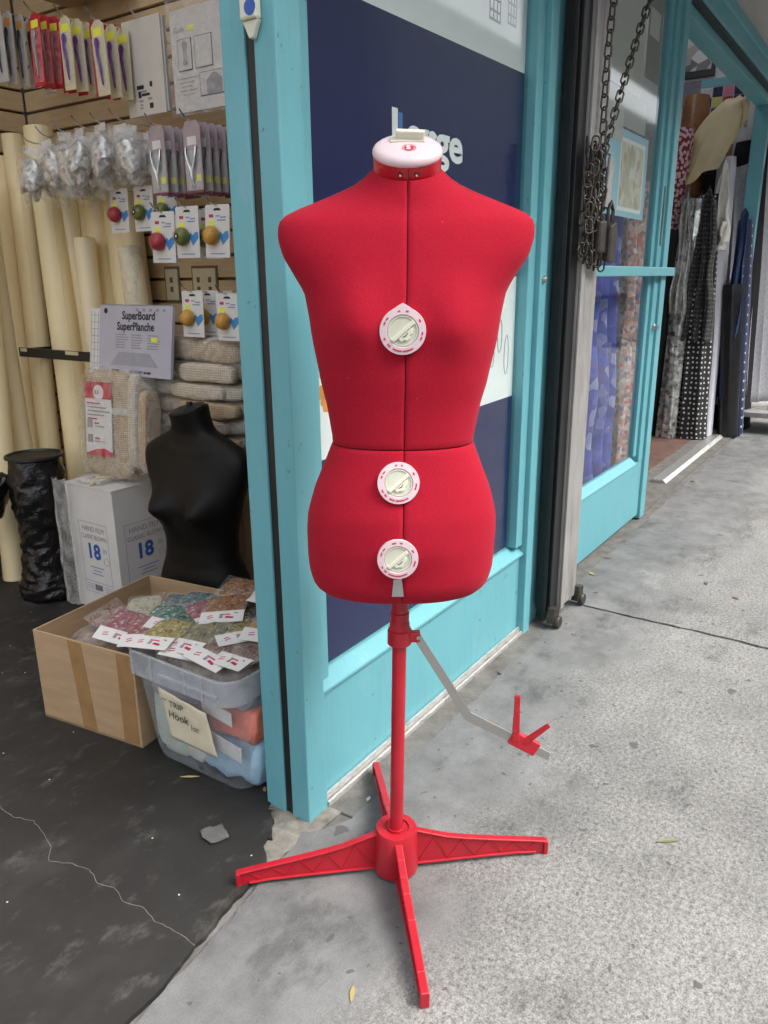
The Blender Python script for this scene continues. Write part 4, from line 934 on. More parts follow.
# ---- white folder and pattern sheet
fo = T('pattern_folder', 'blank white folder with small black print hanging on a peg', 'folder', (1.98, 2.3, 1.76))
MB().bx(1.975, 1.981, 2.20, 2.39, 1.764, 2.056).build('cover', pm('warm white card', (.62, .57, .50), .6, var=.04, bump=.05), fo, bev=.001)
MB().bx(1.9815, 1.993, 2.192, 2.385, 1.768, 2.05).build('leaves', 'greypaper', fo)
uu, vv = SIDE
for (dy, dz, w_, h_, mt) in ((.10, .10, .035, .012, 'ink'), (.045, .105, .012, .016, 'ink'), (.105, .078, .014, .020, 'ink'), (.085, .086, .03, .006, 'greyink'), (.075, .076, .04, .008, 'ink'), (.10, .058, .02, .006, 'greyink'), (.055, .062, .02, .006, 'greyink'), (.05, .04, .018, .016, 'ink'), (.10, .046, .014, .005, 'greyink'), (.10, .036, .016, .005, 'greyink')):
    MB().bx(1.9742, 1.9748, 2.20+dy-w_/2+.02, 2.20+dy+w_/2+.02, 1.764+dz-h_/2-.012, 1.764+dz+h_/2-.012).build('print_line', mt, fo)
hook(2.30, 2.055, 1.955, 'steel peg hook above the blank white folder')
ps = T('pattern_packet', 'clear bagged pattern packet with dress form drawings beside the folder', 'packet', (1.98, 2.0, 1.76))
MB().bx(1.978, 1.990, 1.84, 2.157, 1.752, 2.05).build('sheet', pm('pattern white', (.60, .57, .54), .6, var=.04, bump=.05), ps, bev=.001)
def inkrect(y0, y1, z0, z1, x=1.9775, t_=.0025, par=ps, mat='ink'):
    for a in ((y0, y1, z0, z0+t_*1.6), (y0, y1, z1-t_*.5, z1), (y0, y0+t_*1.6, z0, z1), (y1-t_*.5, y1, z0, z1)): MB().bx(x-.0004, x, *a).build('drawn_frame', mat, par)
inkrect(2.062, 2.128, 1.872, 1.965); inkrect(1.97, 2.05, 1.872, 1.965); inkrect(1.90, 2.035, 1.79, 1.86); 
MB().prism([(-.012, -.035), (.012, -.035), (.007, .0), (.013, .025), (.004, .035), (-.004, .035), (-.013, .025), (-.007, 0)], (1.9774, 2.095, 1.925), uu, vv, -VX, .0005).build('drawn_figure', 'greyink', ps)
MB().prism([(-.035, -.030), (.035, -.030), (.035, .012), (.008, .030), (-.008, .030), (-.035, .012)], (1.9774, 1.97, 1.823), uu, vv, -VX, .0005).build('drawn_figure', 'greyink', ps)
for k, (a, b) in enumerate(((2.03, 2.14), (2.06, 2.13), (2.07, 2.12), (2.05, 2.125), (2.06, 2.115))): MB().bx(1.9769, 1.9774, a, b, 1.85-.012*k, 1.853-.012*k).build('print_line', 'greyink', ps)
text('Guide', .022, (1.9772, 2.14, 1.985), uu, vv, 'greyink', ps, sx=.9)
MB().bx(1.9766, 1.9774, 2.05, 2.075, 1.985, 2.0).build('price_tag', 'yellow', ps)
m = MB(); m.grid(lambda u_, v_: Vector((1.972 - .014*abs(nz((u_*7, v_*6, 5))), 1.835+.33*u_, 1.74+.34*v_)), 26, 26); m.build('clear_bag', 'bagfilm', ps, True)
# ---- clear bags of silver findings
silver = m_speck('silver chain pieces', [(.80, .79, .76), (.30, .29, .27), (.70, .69, .66), (.88, .87, .84), (.45, .44, .42), (.78, .77, .74)], 95, .28, .45, 1.0, .012)
def silverbag(seed):
    t = T('findings_bag', 'x', 'bag'); q = random.Random(seed)
    def pil(scale, th_, amp, zc, off):
        def fn(u_, v_):
            a = 2*pi*u_; b = pi*v_; y = math.sin(b)*math.cos(a)*.052*scale; z = -math.cos(b)*.070*scale + zc; x = math.sin(b)*math.sin(a)*th_
            n_ = 1+amp*.6*nz((y*30+seed, z*30, x*30+off)); return Vector((x*n_*1.2 + .006*nz((y*70, z*70, seed)), y*n_, z*n_))
        m = MB(); m.grid(fn, 26, 18); return m
    pil(.80, .024, .55, -.085, 1).build('silver_pieces', silver, t, True)
    pil(1.08, .029, .6, -.080, 9).build('clear_bag', 'bagfilm', t, True)
    MB().box((-.004, 0, -.008), (.002, .05, .022), Matrix.Rotation(.2, 3, 'Z')).build('header_card', 'clearfilm', t)
    return t
sb = [silverbag(s) for s in (1, 2, 3)]
for hi, (y, z, n, what) in enumerate(((2.80, 1.70, 4, 'nearest the back wall'), (2.70, 1.71, 4, 'above the tall cream rolls'), (2.60, 1.715, 4, 'above the short open ended roll'), (2.49, 1.72, 4, 'above the red pincushion card'), (2.39, 1.72, 4, 'above the olive pincushion card'), (2.29, 1.72, 4, 'beside the mauve carded shears'))):
    hook(y, z+.01, 1.83, 'steel peg hook with clear bags of silver findings '+what)
    for k in range(n):
        place(sb[(hi+k) % 3], (1.845+k*.06, y+rg.uniform(-.02, .02), z+rg.uniform(-.012, .012)), 'clear bag of silver findings '+what+', '+ORD[k]+' from the peg tip', 'bags of silver findings on pegs', rz=rg.uniform(-.4, .4), rx=rg.uniform(-.25, .25), ry=rg.uniform(-.15, .15), sc=rg.uniform(.98, 1.22))
# ---- mauve carded shears
def shears():
    t = T('carded_shears', 'x', 'packet'); w_, h_ = .082, .195
    MB().prism([(-w_/2, -h_), (w_/2, -h_), (w_/2, -.01), (w_*.3, .01), (-w_*.3, .01), (-w_/2, -.01)], (0, 0, 0), uu, vv, -VX, .003).build('card', 'mauve', t)
    MB().prism([(-w_*.44, -h_+.006), (w_*.44, -h_+.006), (w_*.44, -.075), (-w_*.44, -.075)], (-.0031, 0, 0), uu, vv, -VX, .0005).build('card_window', 'greypaper', t)
    MB().prism([(-w_/2, -h_-.004), (w_/2, -h_-.004), (w_/2, -h_+.003), (-w_/2, -h_+.003)], (-.0005, 0, 0), uu, vv, -VX, .004).build('card_edge', 'plum', t)
    for s in (-1, 1):
        MB().tube([(-.009, s*.024, -.065), (-.011, s*.023, -.085), (-.011, s*.014, -.115), (-.010, s*.004, -.135), (-.009, s*.002, -.16), (-.008, -s*.004, -.182)], [.004, .005, .005, .0055, .004, .002], 8).build('blade', 'chrome', t, True)
    MB().bx(-.0042, -.0032, -.022, .022, -.060, -.035).build('label_print', 'paper', t)
    MB().bx(-.0046, -.0036, -.034, -.012, -.165, -.145).build('price_tag', 'yellow', t)
    b = MB(); b.grid(lambda u_, v_: Vector((-.004-.016*math.sin(u_*pi)**.5*math.sin(v_*pi)**.5*(1+.2*nz((u_*5, v_*7, 2))), -w_*.44+w_*.88*u_, -.07-(h_-.078)*v_)), 8, 14); b.build('blister', 'bagfilm', t, True)
    return t
p1 = shears()
for (y, z, n, what) in ((2.125, 1.690, 5, 'beside the bags of silver findings'), (1.965, 1.685, 7, 'nearest the teal post')):
    hook(y, z+.008, 1.835, 'steel peg hook with mauve carded shears '+what)
    for k in range(n): place(p1, (1.86+k*.034, y+rg.uniform(-.004, .004), z+rg.uniform(-.002, .002)), 'mauve carded shears '+what+', '+ORD[k]+' from the peg tip', 'carded shears on pegs', rz=rg.uniform(-.1, .1))
# ---- white cards with round pincushions
def cushion(colr, eye):
    t = T('carded_pincushion', 'x', 'packet'); w_, h_ = .100, .150
    MB().prism([(-w_/2, -h_), (w_/2, -h_), (w_/2, -.004), (w_/2-.004, 0), (-w_/2+.004, 0), (-w_/2, -.004)], (0, 0, 0), uu, vv, -VX, .0022).build('card', 'paper', t)
    MB().prism([(-.017, -.017), (.017, -.017), (.010, -.010), (-.010, -.010)], (-.0023, 0, 0), uu, vv, -VX, .0003).build('hang_slot', 'ink', t)
    MB().prism([(-.034, -.036), (-.016, -.036), (-.016, -.027), (-.034, -.027)], (-.0023, 0, 0), uu, vv, -VX, .0003).build('red_print', 'redprint', t)
    for a, b, z in ((-.006, .010, -.030), (.012, .036, -.034), (.0, .034, -.042)): MB().prism([(a, z-.004), (b, z-.004), (b, z), (a, z)], (-.0023, 0, 0), uu, vv, -VX, .0003).build('print_line', 'paleink', t)
    MB().prism([(-.036, -.062), (-.012, -.060), (-.011, -.044), (-.036, -.046)], (-.0023, 0, 0), uu, vv, -VX, .0004).build('price_tag', 'yellow', t)
    MB().prism([(.022, -.115), (.048, -.092), (.044, -.074), (.032, -.076), (.022, -.084), (.012, -.075), (.006, -.085)], (-.0023, 0, 0), uu, vv, -VX, .0003).build('heart_print', 'bluetag', t)
    c = Vector((-.014, .014, -.088)); rr = .027
    m = MB(); m.lathe([(rr*math.sin(pi*k/12), -rr*.85*math.cos(pi*k/12)) for k in range(13)], c, 24, (-VY, VZ, -VX)); cu_ = m.build('pincushion', colr, t, True)
    if eye:
        MB().lathe([(.010, .0218), (.009, .0232), (.001, .0236)], c, 16, (-VY, VZ, -VX)).build('eye_ring', 'ink', cu_, True); MB().lathe([(.004, .0237), (.001, .0242)], c, 12, (-VY, VZ, -VX)).build('eye_dot', 'paper', cu_)
    MB().lathe([(rr*1.12*math.sin(pi*.5*k/8), .0-rr*.2+rr*1.25*math.cos(pi*.5*k/8)) for k in range(9)], c, 24, (-VY, VZ, -VX)).build('blister', m_dome, t, True)
    for z in (-h_+.010,): MB().prism([(-.03, z), (.03, z), (.03, z+.003), (-.03, z+.003)], (-.0023, 0, 0), uu, vv, -VX, .0003).build('print_line', 'paleink', t)
    return t
m_dome = m_glass('clear blister dome', (.97, .97, .97), .03)
cR = cushion(pm('red pincushion', (.42, .03, .05), .5, var=.3, scale=60, bump=.1), False); cG = cushion(pm('olive pincushion', (.16, .17, .03), .45, var=.3, scale=40, bump=.1), True); cO = cushion(pm('orange pincushion', (.60, .30, .04), .5, var=.25, scale=40, bump=.1), False)
GC = 'white pincushion cards on pegs'
def ccard(p, x, y, z, lab, rz=0, sc=1.0): place(p, (x, y, z), lab, GC, rz=rz, ry=rg.uniform(.0, .05), rx=rg.uniform(-.02, .02), sc=sc)
ccard(cR, 1.96, 2.468, 1.540, 'white card with red round pincushion, upper row, beside the cream rolls')
ccard(cG, 1.96, 2.335, 1.540, 'white card with olive round pincushion, upper row, beside the red one')
ccard(copy_tree(cG), 1.96, 2.215, 1.540, 'white card with olive pincushion half hidden behind the lower cards')
ccard(copy_tree(cR), 1.86, 2.130, 1.440, 'white card with red round pincushion hanging below the olive one', .04, 1.08)
ccard(copy_tree(cG), 1.86, 2.013, 1.450, 'white card with olive round pincushion, front of the lower pair', 0, 1.06)
ccard(copy_tree(cG), 1.93, 1.985, 1.448, 'white card with olive pincushion just behind its twin on the peg', .03, 1.06)
ccard(cO, 1.86, 1.875, 1.448, 'white card with orange pincushion above the double switch plate', 0, 1.06)
ccard(copy_tree(cO), 1.86, 2.018, 1.187, 'white card with orange pincushion above the folded burlap, front of its peg', 0, 1.0)
ccard(copy_tree(cO), 1.93, 2.020, 1.188, 'white card with orange pincushion, second on the peg above burlap', .05)
ccard(copy_tree(cO), 2.00, 2.018, 1.186, 'white card with orange pincushion, last on the peg above burlap', -.04)
ccard(copy_tree(cO), 1.86, 1.858, 1.180, 'white card with orange pincushion above burlap, next to the teal post', 0, 1.0)
for (y, z, x0, wl) in ((2.468, 1.535, 1.94, 'the upper red pincushion card'), (2.335, 1.535, 1.94, 'the upper olive pincushion card'), (2.215, 1.535, 1.94, 'the half hidden olive pincushion card'), (2.130, 1.435, 1.83, 'the lower red pincushion card'), (2.013, 1.445, 1.83, 'the lower pair of olive pincushion cards'), (1.875, 1.443, 1.83, 'the orange pincushion card above the switch plate'), (2.018, 1.183, 1.83, 'the row of orange pincushion cards above burlap'), (1.858, 1.176, 1.83, 'the orange pincushion card above burlap by the post')):
    hook(y, z, x0, 'steel peg hook through '+wl)

# ---- lilac cutting board in its sleeve
TB = R(9)
bo = T('cutting_board', 'lilac grey folding pattern board in printed sleeve behind burlap pack', 'board', (1.86, 2.28, .90))
bx_u = Vector((0, -1, 0)); bn = Vector((-math.cos(TB), 0, math.sin(TB))); bvv = Vector((math.sin(TB), 0, math.cos(TB))); bO = Vector((1.80, 2.485, .895))
rot_ = Matrix((bx_u, bvv, bn)).transposed()
def bslab(u0, u1, v0, v1, d0, d1, name, mat, par): m = MB(); m.box(bO + bx_u*(u0+u1)/2 + bvv*(v0+v1)/2 + bn*(d0+d1)/2, (u1-u0, v1-v0, abs(d1-d0)), rot_); return m.build(name, mat, par)
bslab(.0, .39, .0, .245, -.012, 0, 'sleeve', 'lilac', bo); bslab(.0, .39, .2455, .249, -.014, .0005, 'folded_top', 'greyink', bo)
bslab(-.075, .03, -.01, .235, -.030, -.016, 'inner_board', 'paper', bo)
for k in range(5): bslab(-.070+.02*k, -.0685+.02*k, 0, .225, -.0158, -.0152, 'grid_line', 'greyink', bo)
for k in range(9): bslab(-.07, .0, .01+.025*k, .0115+.025*k, -.0157, -.0151, 'grid_line', 'greyink', bo)
def bp(u_, v_, d=.0006): return bO + bx_u*u_ + bvv*v_ + bn*d
text('SuperBoard', .040, bp(.215, .198), bx_u, bvv, 'ink', bo, align='CENTER', bold=.025, sx=.92); text('SuperPlanche', .040, bp(.200, .160), bx_u, bvv, 'ink', bo, align='CENTER', bold=.025, sx=.92)
for c in range(3):
    for k in range(6): bslab(.095+.085*c, .095+.085*c+random.uniform(.045, .07), .142-.009*k, .1455-.009*k, .0002, .0006, 'print_line', 'greyink', bo)
m = MB(); m.prism([(.07, .035), (.325, .035), (.275, .082), (.115, .082)], bp(0, 0, .0002), bx_u, bvv, bn, .0004); m.build('printed_board', 'lilacdark', bo)
for k in range(5): a = .07+.255*k/4; b = .115+.16*k/4; m = MB(); m.prism([(a-.0008, .035), (a+.0008, .035), (b+.0008, .082), (b-.0008, .082)], bp(0, 0, .0006), bx_u, bvv, bn, .0003); m.build('print_line', 'greyink', bo)
bslab(.075, .115, .008, .020, .0002, .0006, 'bar_code', 'ink', bo)
text('USE INCHES CM MM', .013, bp(.23, .010), bx_u, bvv, 'ink', bo, align='CENTER', bold=.02)
bslab(.285, .318, .122, .138, .0002, .0007, 'price_tag', 'yellow', bo)
m = MB(); m.lathe([(.010, 0), (.010, .0005)], bp(.035, .226, .0003), 20, (bx_u, bvv, bn)); m.build('round_mark', 'ink', bo)
for k in range(5): bslab(.20+.035*k, .215+.035*k, .226, .236, .0002, .0005, 'print_mark', 'greyink', bo)

# ---- burlap packs
def pillow(mb, c, d, rnd=.035, amp=.006, seed=0, rot=None, n=18):
    """rounded soft block"""
    c = Vector(c); hx, hy, hz = d[0]/2, d[1]/2, d[2]/2
    def fn(u_, v_):
        a = 2*pi*u_; b = pi*(v_-.5); e = .45
        def sp(x): return math.copysign(abs(x)**e, x)
        p = Vector((hx*sp(math.cos(b))*sp(math.cos(a)), hy*sp(math.cos(b))*sp(math.sin(a)), hz*sp(math.sin(b))))
        k = amp*(nz((p.x*18+seed, p.y*18, p.z*18))+.6*nz((p.x*55, p.y*55+seed, p.z*55)))
        p += p.normalized()*k
        return c + (rot @ p if rot is not None else p)
    mb.grid(fn, n*2, n); return mb
FTOP = .502
bk = T('burlap_pack', 'upright clear wrapped burlap pack with red and white label', 'fabric pack', (1.76, 2.38, FTOP))
brot = Matrix.Rotation(R(4), 3, 'Z') @ Matrix.Rotation(R(6), 3, 'Y')
pillow(MB(), (1.800, 2.415, .71), (.11, .27, .40), amp=.004, seed=2, rot=brot).build('folded_burlap', 'burlap', bk, True, angle=180)
pillow(MB(), (1.80, 2.262, .735), (.12, .045, .34), amp=.006, seed=4, rot=brot).build('rolled_edge', 'burlapwhite', bk, True, angle=180)
pillow(MB(), (1.79, 2.215, .70), (.085, .04, .30), amp=.006, seed=6, rot=brot).build('rolled_edge', 'burlap', bk, True, angle=180)
pillow(MB(), (1.797, 2.375, .71), (.135, .385, .425), amp=.016, seed=5, rot=brot, n=26).build('clear_wrap', 'bagfilm', bk, True, angle=180)
lu_ = brot @ -VY; lv_ = brot @ VZ; ln_ = brot @ -VX; lo_ = Vector((1.800, 2.375, .71)) + ln_*.060
def lab(u0, u1, v0, v1, mat, name, d=.0, par=None): m = MB(); m.box(lo_ + lu_*(u0+u1)/2 + lv_*(v0+v1)/2 + ln_*(d+.0008), (u1-u0, v1-v0, .0012), Matrix((lu_, lv_, ln_)).transposed()); return m.build(name, mat, par or bk)
lb = lab(-.128, .010, -.115, .155, 'paper', 'label'); lab(-.128, .010, .095, .155, 'redcard', 'label_band', .0014, lb)
m = MB(); m.lathe([(.027, 0), (.027, .0008)], lo_ + lu_*-.055 + lv_*.118 + ln_*.003, 24, (lu_, lv_, ln_)); m.build('label_disc', 'paper', lb)
text('8.0', .020, lo_ + lu_*-.075 + lv_*.112 + ln_*.0040, lu_, lv_, 'redprint', lb, bold=.02)
m = MB(); m.prism([(-.128, -.115), (.010, -.115), (.010, -.098), (-.03, -.085), (-.07, -.09), (-.128, -.108)], lo_ + ln_*.0015, lu_, lv_, ln_, .0008); m.build('label_band', 'redcard', lb)
for k, (a, b, mt) in enumerate(((-.12, -.05, 'redprint'), (-.115, -.02, 'greyink'), (-.115, 0, 'greyink'), (-.115, -.03, 'greyink'), (-.115, -.065, 'redprint'))): lab(a, b, .075-.014*k, .080-.014*k, mt, 'print_line', .0014, lb)
for k in range(2):
    lab(-.118, -.092, -.012-.055*k, .018-.055*k, 'greyink', 'label_icon', .0014, lb); lab(-.080, -.055, .002-.055*k, .008-.055*k, 'redprint', 'print_line', .0014, lb); lab(-.080, -.03, -.008-.055*k, -.004-.055*k, 'greyink', 'print_line', .0014, lb)
lab(.012, .14, .045, .068, 'clearfilm', 'band_strap', .002)
# folded burlap stack by the post
stk = [(.992, .072, 'burlap', 'top thick folded burlap bolt with a pale strap on the pile', .0), (.917, .066, 'burlap', 'second burlap bolt on the pile with a white rolled end', .01), (.853, .055, 'burlapwhite', 'bleached burlap bolt on the pile under two brown bolts', -.01), (.793, .056, 'burlap', 'brown burlap bolt behind the black mannequin neck', .005), (.732, .055, 'burlapwhite', 'pale burlap bolt lowest to show behind the mannequin shoulder', .0), (.672, .055, 'burlap', 'burlap bolt hidden behind the mannequin chest', .01), (.612, .055, 'burlapwhite', 'bottom pale burlap bolt on the hidden carton', .0)]
for i, (z, h_, mt, lb_, dx) in enumerate(stk):
    t = T('burlap_bolt', lb_, 'fabric bolt', (1.98, 2.1, z-h_/2), 'folded burlap bolts piled by the teal post')
    rr = Matrix.Rotation(R((-5, 3, -2, 4, 0, 2, -3)[i]), 3, 'Z') @ Matrix.Rotation(R((3, -2, 0, 0, 0, 0, 0)[i]), 3, 'X')
    pillow(MB(), (1.985+dx, 2.085, z), (.22, .50, h_*1.12), amp=.012, seed=i*3, rot=rr).build('folded_cloth', mt, t, True, angle=180)
    if i == 0: 
        pillow(MB(), (1.985+dx, 1.985, z+.004), (.226, .040, h_*1.12), amp=.002, seed=9, rot=rr).build('strap', 'whitefoam', t, True, angle=180)
        pillow(MB(), (1.98+dx, 2.085, z), (.24, .52, h_*1.25), amp=.013, seed=40, rot=rr, n=26).build('clear_wrap', 'bagfilm', t, True, angle=180)
    else:
        a = Vector((1.865, 2.03 - .05*(i % 2), z)); pillow(MB(), a, (.055, .26, h_*.98), amp=.010, seed=20+i).build('rolled_end', 'burlapwhite' if i in (1, 2, 4) else 'burlap', t, True, angle=180)
        if True: pillow(MB(), (1.975+dx, 2.08, z), (.245, .53, h_*1.22), amp=.012, seed=50+i, rot=rr, n=22).build('clear_wrap', 'bagfilm', t, True, angle=180)
tag(MB().bx(1.89, 2.19, 1.88, 2.27, .003, .582).build('carton', 'carton', None, bev=.003), 'plain brown carton under the pile of burlap bolts', 'box')

# ---- white film carton
fb = T('film_carton', 'tall white carton printed HAND FILM 18 in beside black mannequin', 'box', (1.79, 2.43, 0))
frz = Matrix.Rotation(R(1.5), 3, 'Z'); fx0, fx1, fy0, fy1, fh = 1.655, 1.925, 2.295, 2.570, .500
m = MB(); m.bx(fx0, fx1, fy0, fy1, .003, fh-.006); m.build('carton_body', 'whitecarton', fb, bev=.003)
m = MB(); m.bx(fx0-.001, (fx0+fx1)/2-.0015, fy0-.001, fy1+.001, fh-.0055, fh); m.build('flap', 'whitecarton', fb); m = MB(); m.bx((fx0+fx1)/2+.0015, fx1+.001, fy0-.001, fy1+.001, fh-.0055, fh-.001); m.build('flap', 'whitecarton', fb)
def film_print(o, u_, v_, W, H):
    n_ = u_.cross(v_); o = Vector(o) + n_*.0006
    def rc(a, b, c, d, mat): m = MB(); m.prism([(a, c), (b, c), (b, d), (a, d)], o, u_, v_, n_, .0003); m.build('print_line', mat, fb)
    t_ = .0016
    for r_ in ((0, W, 0, t_), (0, W, H-t_, H), (0, t_, 0, H), (W-t_, W, 0, H), (0, W, .045, .045+t_)): rc(*r_, 'paleink')
    text('HAND FILM', .030, o + u_*W/2 + v_*(H-.036), u_, v_, 'greyink', fb, align='CENTER', sx=.82*W/.16); text('CLASSIC BLOWN', .026, o + u_*W/2 + v_*(H-.066), u_, v_, 'greyink', fb, align='CENTER', sx=.72*W/.16)
    text('18', .082, o + u_*W*.44 + v_*(H-.142), u_, v_, 'blueink', fb, align='CENTER', bold=.035); text('in', .034, o + u_*W*.78 + v_*(H-.112), u_, v_, 'paleink', fb)
    m = MB(); c = o + u_*W*.87 + v_*(H-.145); a = [c + u_*math.cos(2*pi*k/6+.5)*.016 + v_*math.sin(2*pi*k/6+.5)*.016 for k in range(6)]; m.tube(a, .0007, 4, closed=True); m.build('round_mark', 'paleink', fb)
    for k, (a, b) in enumerate(((.25, .75), (.35, .65), (.3, .7))): rc(W*a, W*b, H-.180-.014*k, H-.176-.014*k, 'paleink')
    for k in range(10): rc(W*.35+k*.0045, W*.35+k*.0045+.002, .012, .036, 'ink')
    for k in range(3): rc(.01, W*.30, .014+.009*k, .016+.009*k, 'paleink'); rc(W*.70, W*.94, .014+.009*k, .016+.009*k, 'paleink')
film_print((fx0, fy0+.215, .075), -VY, VZ, .165, .285); film_print((fx0+.038, fy0, .075), VX, VZ, .19, .285)
m = MB()
def fn(u_, v_):
    a = u_*pi*.9; z = .52-.50*v_
    return Vector((fx0-.020-.022*math.sin(a)+.010*nz((u_*6, v_*5, 3)), fy1+.035-.09*(1-math.cos(a))*.5+.012*nz((u_*5, v_*6, 8)), z + (.018*nz((u_*6, 0, 2)) if v_ < .06 else 0)))
m.grid(fn, 20, 30); m.build('film_sleeve', 'clearfilm', fb, True, angle=180)
m = MB(); pillow(m, (1.735, 2.46, .512), (.12, .16, .022), amp=.02, seed=7); m.build('crumpled_film', 'clearfilm', fb, True, angle=180)
MB().tube([(1.66, 2.42, .506), (1.70, 2.425, .520), (1.74, 2.41, .518), (1.79, 2.42, .507)], [.004, .011, .008, .004], 7).build('crumpled_paper', 'creamcard', fb, True)
# ---- black plastic wrapped roll
bg_ = T('wrapped_roll', 'upright roll wrapped in wrinkled black plastic with knotted end', 'roll', (1.63, 2.78, 0))
bcx, bcy = 1.663, 2.755; loops = []
for i in range(64):
    k = i/63; z = .004 + .568*k; rr = .098 + .010*math.sin(k*9+1) + (.012 if k < .12 else 0)
    if k < .02: rr *= .93
    lp = []
    for j in range(56):
        a = 2*pi*j/56; w_ = .010*nz((math.cos(a)*2.2, math.sin(a)*2.2, z*26)) + .006*nz((math.cos(a)*5, math.sin(a)*5, z*60)) + (.013*nz((math.cos(a)*3, math.sin(a)*3, z*34+5)) if k < .42 else 0)
        if k > .93: w_ *= .3
        lp.append((bcx+math.cos(a)*(rr+w_), bcy+math.sin(a)*(rr+w_), z + .004*nz((a*2, z*9, 1))))
    loops.append(lp)
m = MB(); m.loft(loops); bo_ = m.build('black_wrap', 'blackfilm', bg_, True, angle=180)
m = MB(); m.lathe([(.100, .570), (.108, .574), (.107, .582), (.098, .584), (.094, .576), (.001, .574)], (bcx, bcy, 0), 40); m.build('rolled_rim', 'black', bg_, True)
m = MB(); loops = []
for i in range(26):
    k = i/25; c = Vector((bcx, bcy, .45)) + Vector((-.07, .085, .03)).lerp(Vector((-.13, .20, -.13)), k); rr = .022 + .060*math.sin(min(1, k*1.25)*pi*.8)
    loops.append([c + Vector((math.cos(a)*rr*.8, .6*math.cos(a)*rr, math.sin(a)*rr))*(1+.35*nz((math.cos(a)*2.4, math.sin(a)*2.4, k*5))) for a in [2*pi*j/28 for j in range(28)]])
m.loft(loops); m.build('knotted_end', 'blackfilm', bg_, True, angle=180)

# ---- black torso mannequin
mn = T('black_mannequin', 'matte black female torso mannequin with flat cut neck', 'mannequin', (1.70, 1.93, 0))
mc = Vector((1.715, 1.905, 0)); mf = Vector((-.99, -.08, 0)).normalized(); mr = Vector((mf.y, -mf.x, 0)); mr = mr if mr.dot(rt) > 0 else -mr
MW = [(.004, .150), (.06, .160), (.16, .168), (.24, .158), (.33, .128), (.40, .126), (.46, .140), (.53, .158), (.58, .178), (.63, .192), (.665, .196), (.69, .186), (.715, .148), (.735, .105), (.752, .086), (.772, .074), (.80, .070), (.835, .070)]
MF = [(.004, .10), (.10, .115), (.2, .11), (.30, .088), (.37, .084), (.44, .098), (.52, .100), (.60, .082), (.66, .066), (.71, .052), (.75, .048), (.835, .055)]
MBk = [(.004, .10), (.10, .13), (.2, .12), (.34, .075), (.45, .085), (.58, .095), (.66, .085), (.72, .066), (.76, .052), (.835, .050)]
m = MB(); loops = []
for i in range(70):
    z = .004 + (.822-.004)*i/69; lp = []
    wd = sum(interp(MW, z+d) for d in (-.012, 0, .012))/3*(1.12 if z < .74 else 1.0)
    for j in range(56):
        a = 2*pi*j/56; c_, s_ = math.cos(a), math.sin(a); n_ = 2.2; k = (abs(c_)**n_+abs(s_)**n_)**(-1/n_)
        x = wd*s_*k; y = (interp(MF, z) if c_ > 0 else interp(MBk, z))*c_*k
        if c_ > 0:
            for sx in (-1, 1): y += .058*math.exp(-((x-sx*.086)/.048)**2-((z-.505+(.01 if z > .505 else 0))/(.062 if z > .505 else .045))**2)*min(1, c_*k*1.5)
            y -= .010*math.exp(-(abs(x)-.05)**2/.0009-((z-.70)/.012)**2)*0
            y += .006*math.exp(-((z-.692-abs(x)*.08)/.008)**2)*(1 if .015 < abs(x) < .13 else 0)
        tl = max(0, min(1, (z-.76)/.06))
        lp.append(mc + mr*x + mf*(y + .015*max(0, (z-.74)/.08)) + VZ*(z - tl*.22*y + tl*.18*x))
    loops.append(lp)
m.loft(loops); m.build('torso', 'matblack', mn, True, angle=60)
zt = .828; m = MB(); m.loft([[mc + mr*.060*k_*math.cos(2*pi*j/28) + mf*(.015 + .044*k_*math.sin(2*pi*j/28)) + VZ*(zt+h_ - .22*.044*k_*math.sin(2*pi*j/28) + .18*.060*k_*math.cos(2*pi*j/28)) for j in range(28)] for k_, h_ in ((1, -.01), (1, .0), (.9, .004), (.2, .005))]); m.build('neck_cap', 'black', mn, True)
MB().tube([mc + mf*.01 + VZ*.82, mc + mf*.01 + VZ*.846], .010, 10).build('neck_knob', 'black', mn, True)

# ---- cardboard box and clear bin full of bagged sequins
cb_ = T('cardboard_box', 'open brown cardboard box with packing tape holding bagged sequins', 'box', (1.33, 1.76, 0))
A_, B_, C_, D_ = Vector((1.090, 1.938, 0)), Vector((1.138, 1.566, 0)), Vector((1.600, 1.628, 0)), Vector((1.552, 1.998, 0)); BH = .280
def wall(a, b, name, inward, h=BH, t_=.005, par=None, z0=.003):
    d = (b-a).normalized(); n_ = Vector((-d.y, d.x, 0))*inward; m = MB()
    m.loft([[a+VZ*z0, b+VZ*z0, b+VZ*z0+n_*t_, a+VZ*z0+n_*t_], [a+VZ*h, b+VZ*h, b+VZ*h+n_*t_, a+VZ*h+n_*t_]]); return m.build(name, 'carton', par or cb_, bev=.0012)
wall(A_, B_, 'side', 1); e_ = (B_-A_).normalized()*.0055; q_ = (D_-A_).normalized()*.0055
wall(B_+q_-e_*0, C_-q_*0, 'side', 1); wall(C_-e_*-0-e_*1.0+Vector((0, 0, 0)), D_+e_, 'side', 1); wall(D_-q_*0, A_+q_, 'side', 1)
m = MB(); m.loft([[p+VZ*.003 for p in (A_, B_, C_, D_)], [p+VZ*.009 for p in (A_, B_, C_, D_)]]); m.build('bottom', 'carton', cb_)
def tape(k0, k1, z0, z1, a, b, lean=.0):
    d = (b-a); n_ = Vector((d.y, -d.x, 0)).normalized(); n_ = n_ if n_.dot(-fw) > 0 else -n_
    p = [a + d*k0 + VZ*z1, a + d*k1 + VZ*z1, a + d*(k1+lean) + VZ*z0, a + d*(k0+lean) + VZ*z0]; m = MB(); m.loft([[x + n_*.0002 for x in p], [x + n_*.0010 for x in p]]); return m.build('packing_tape', 'tape', cb_)
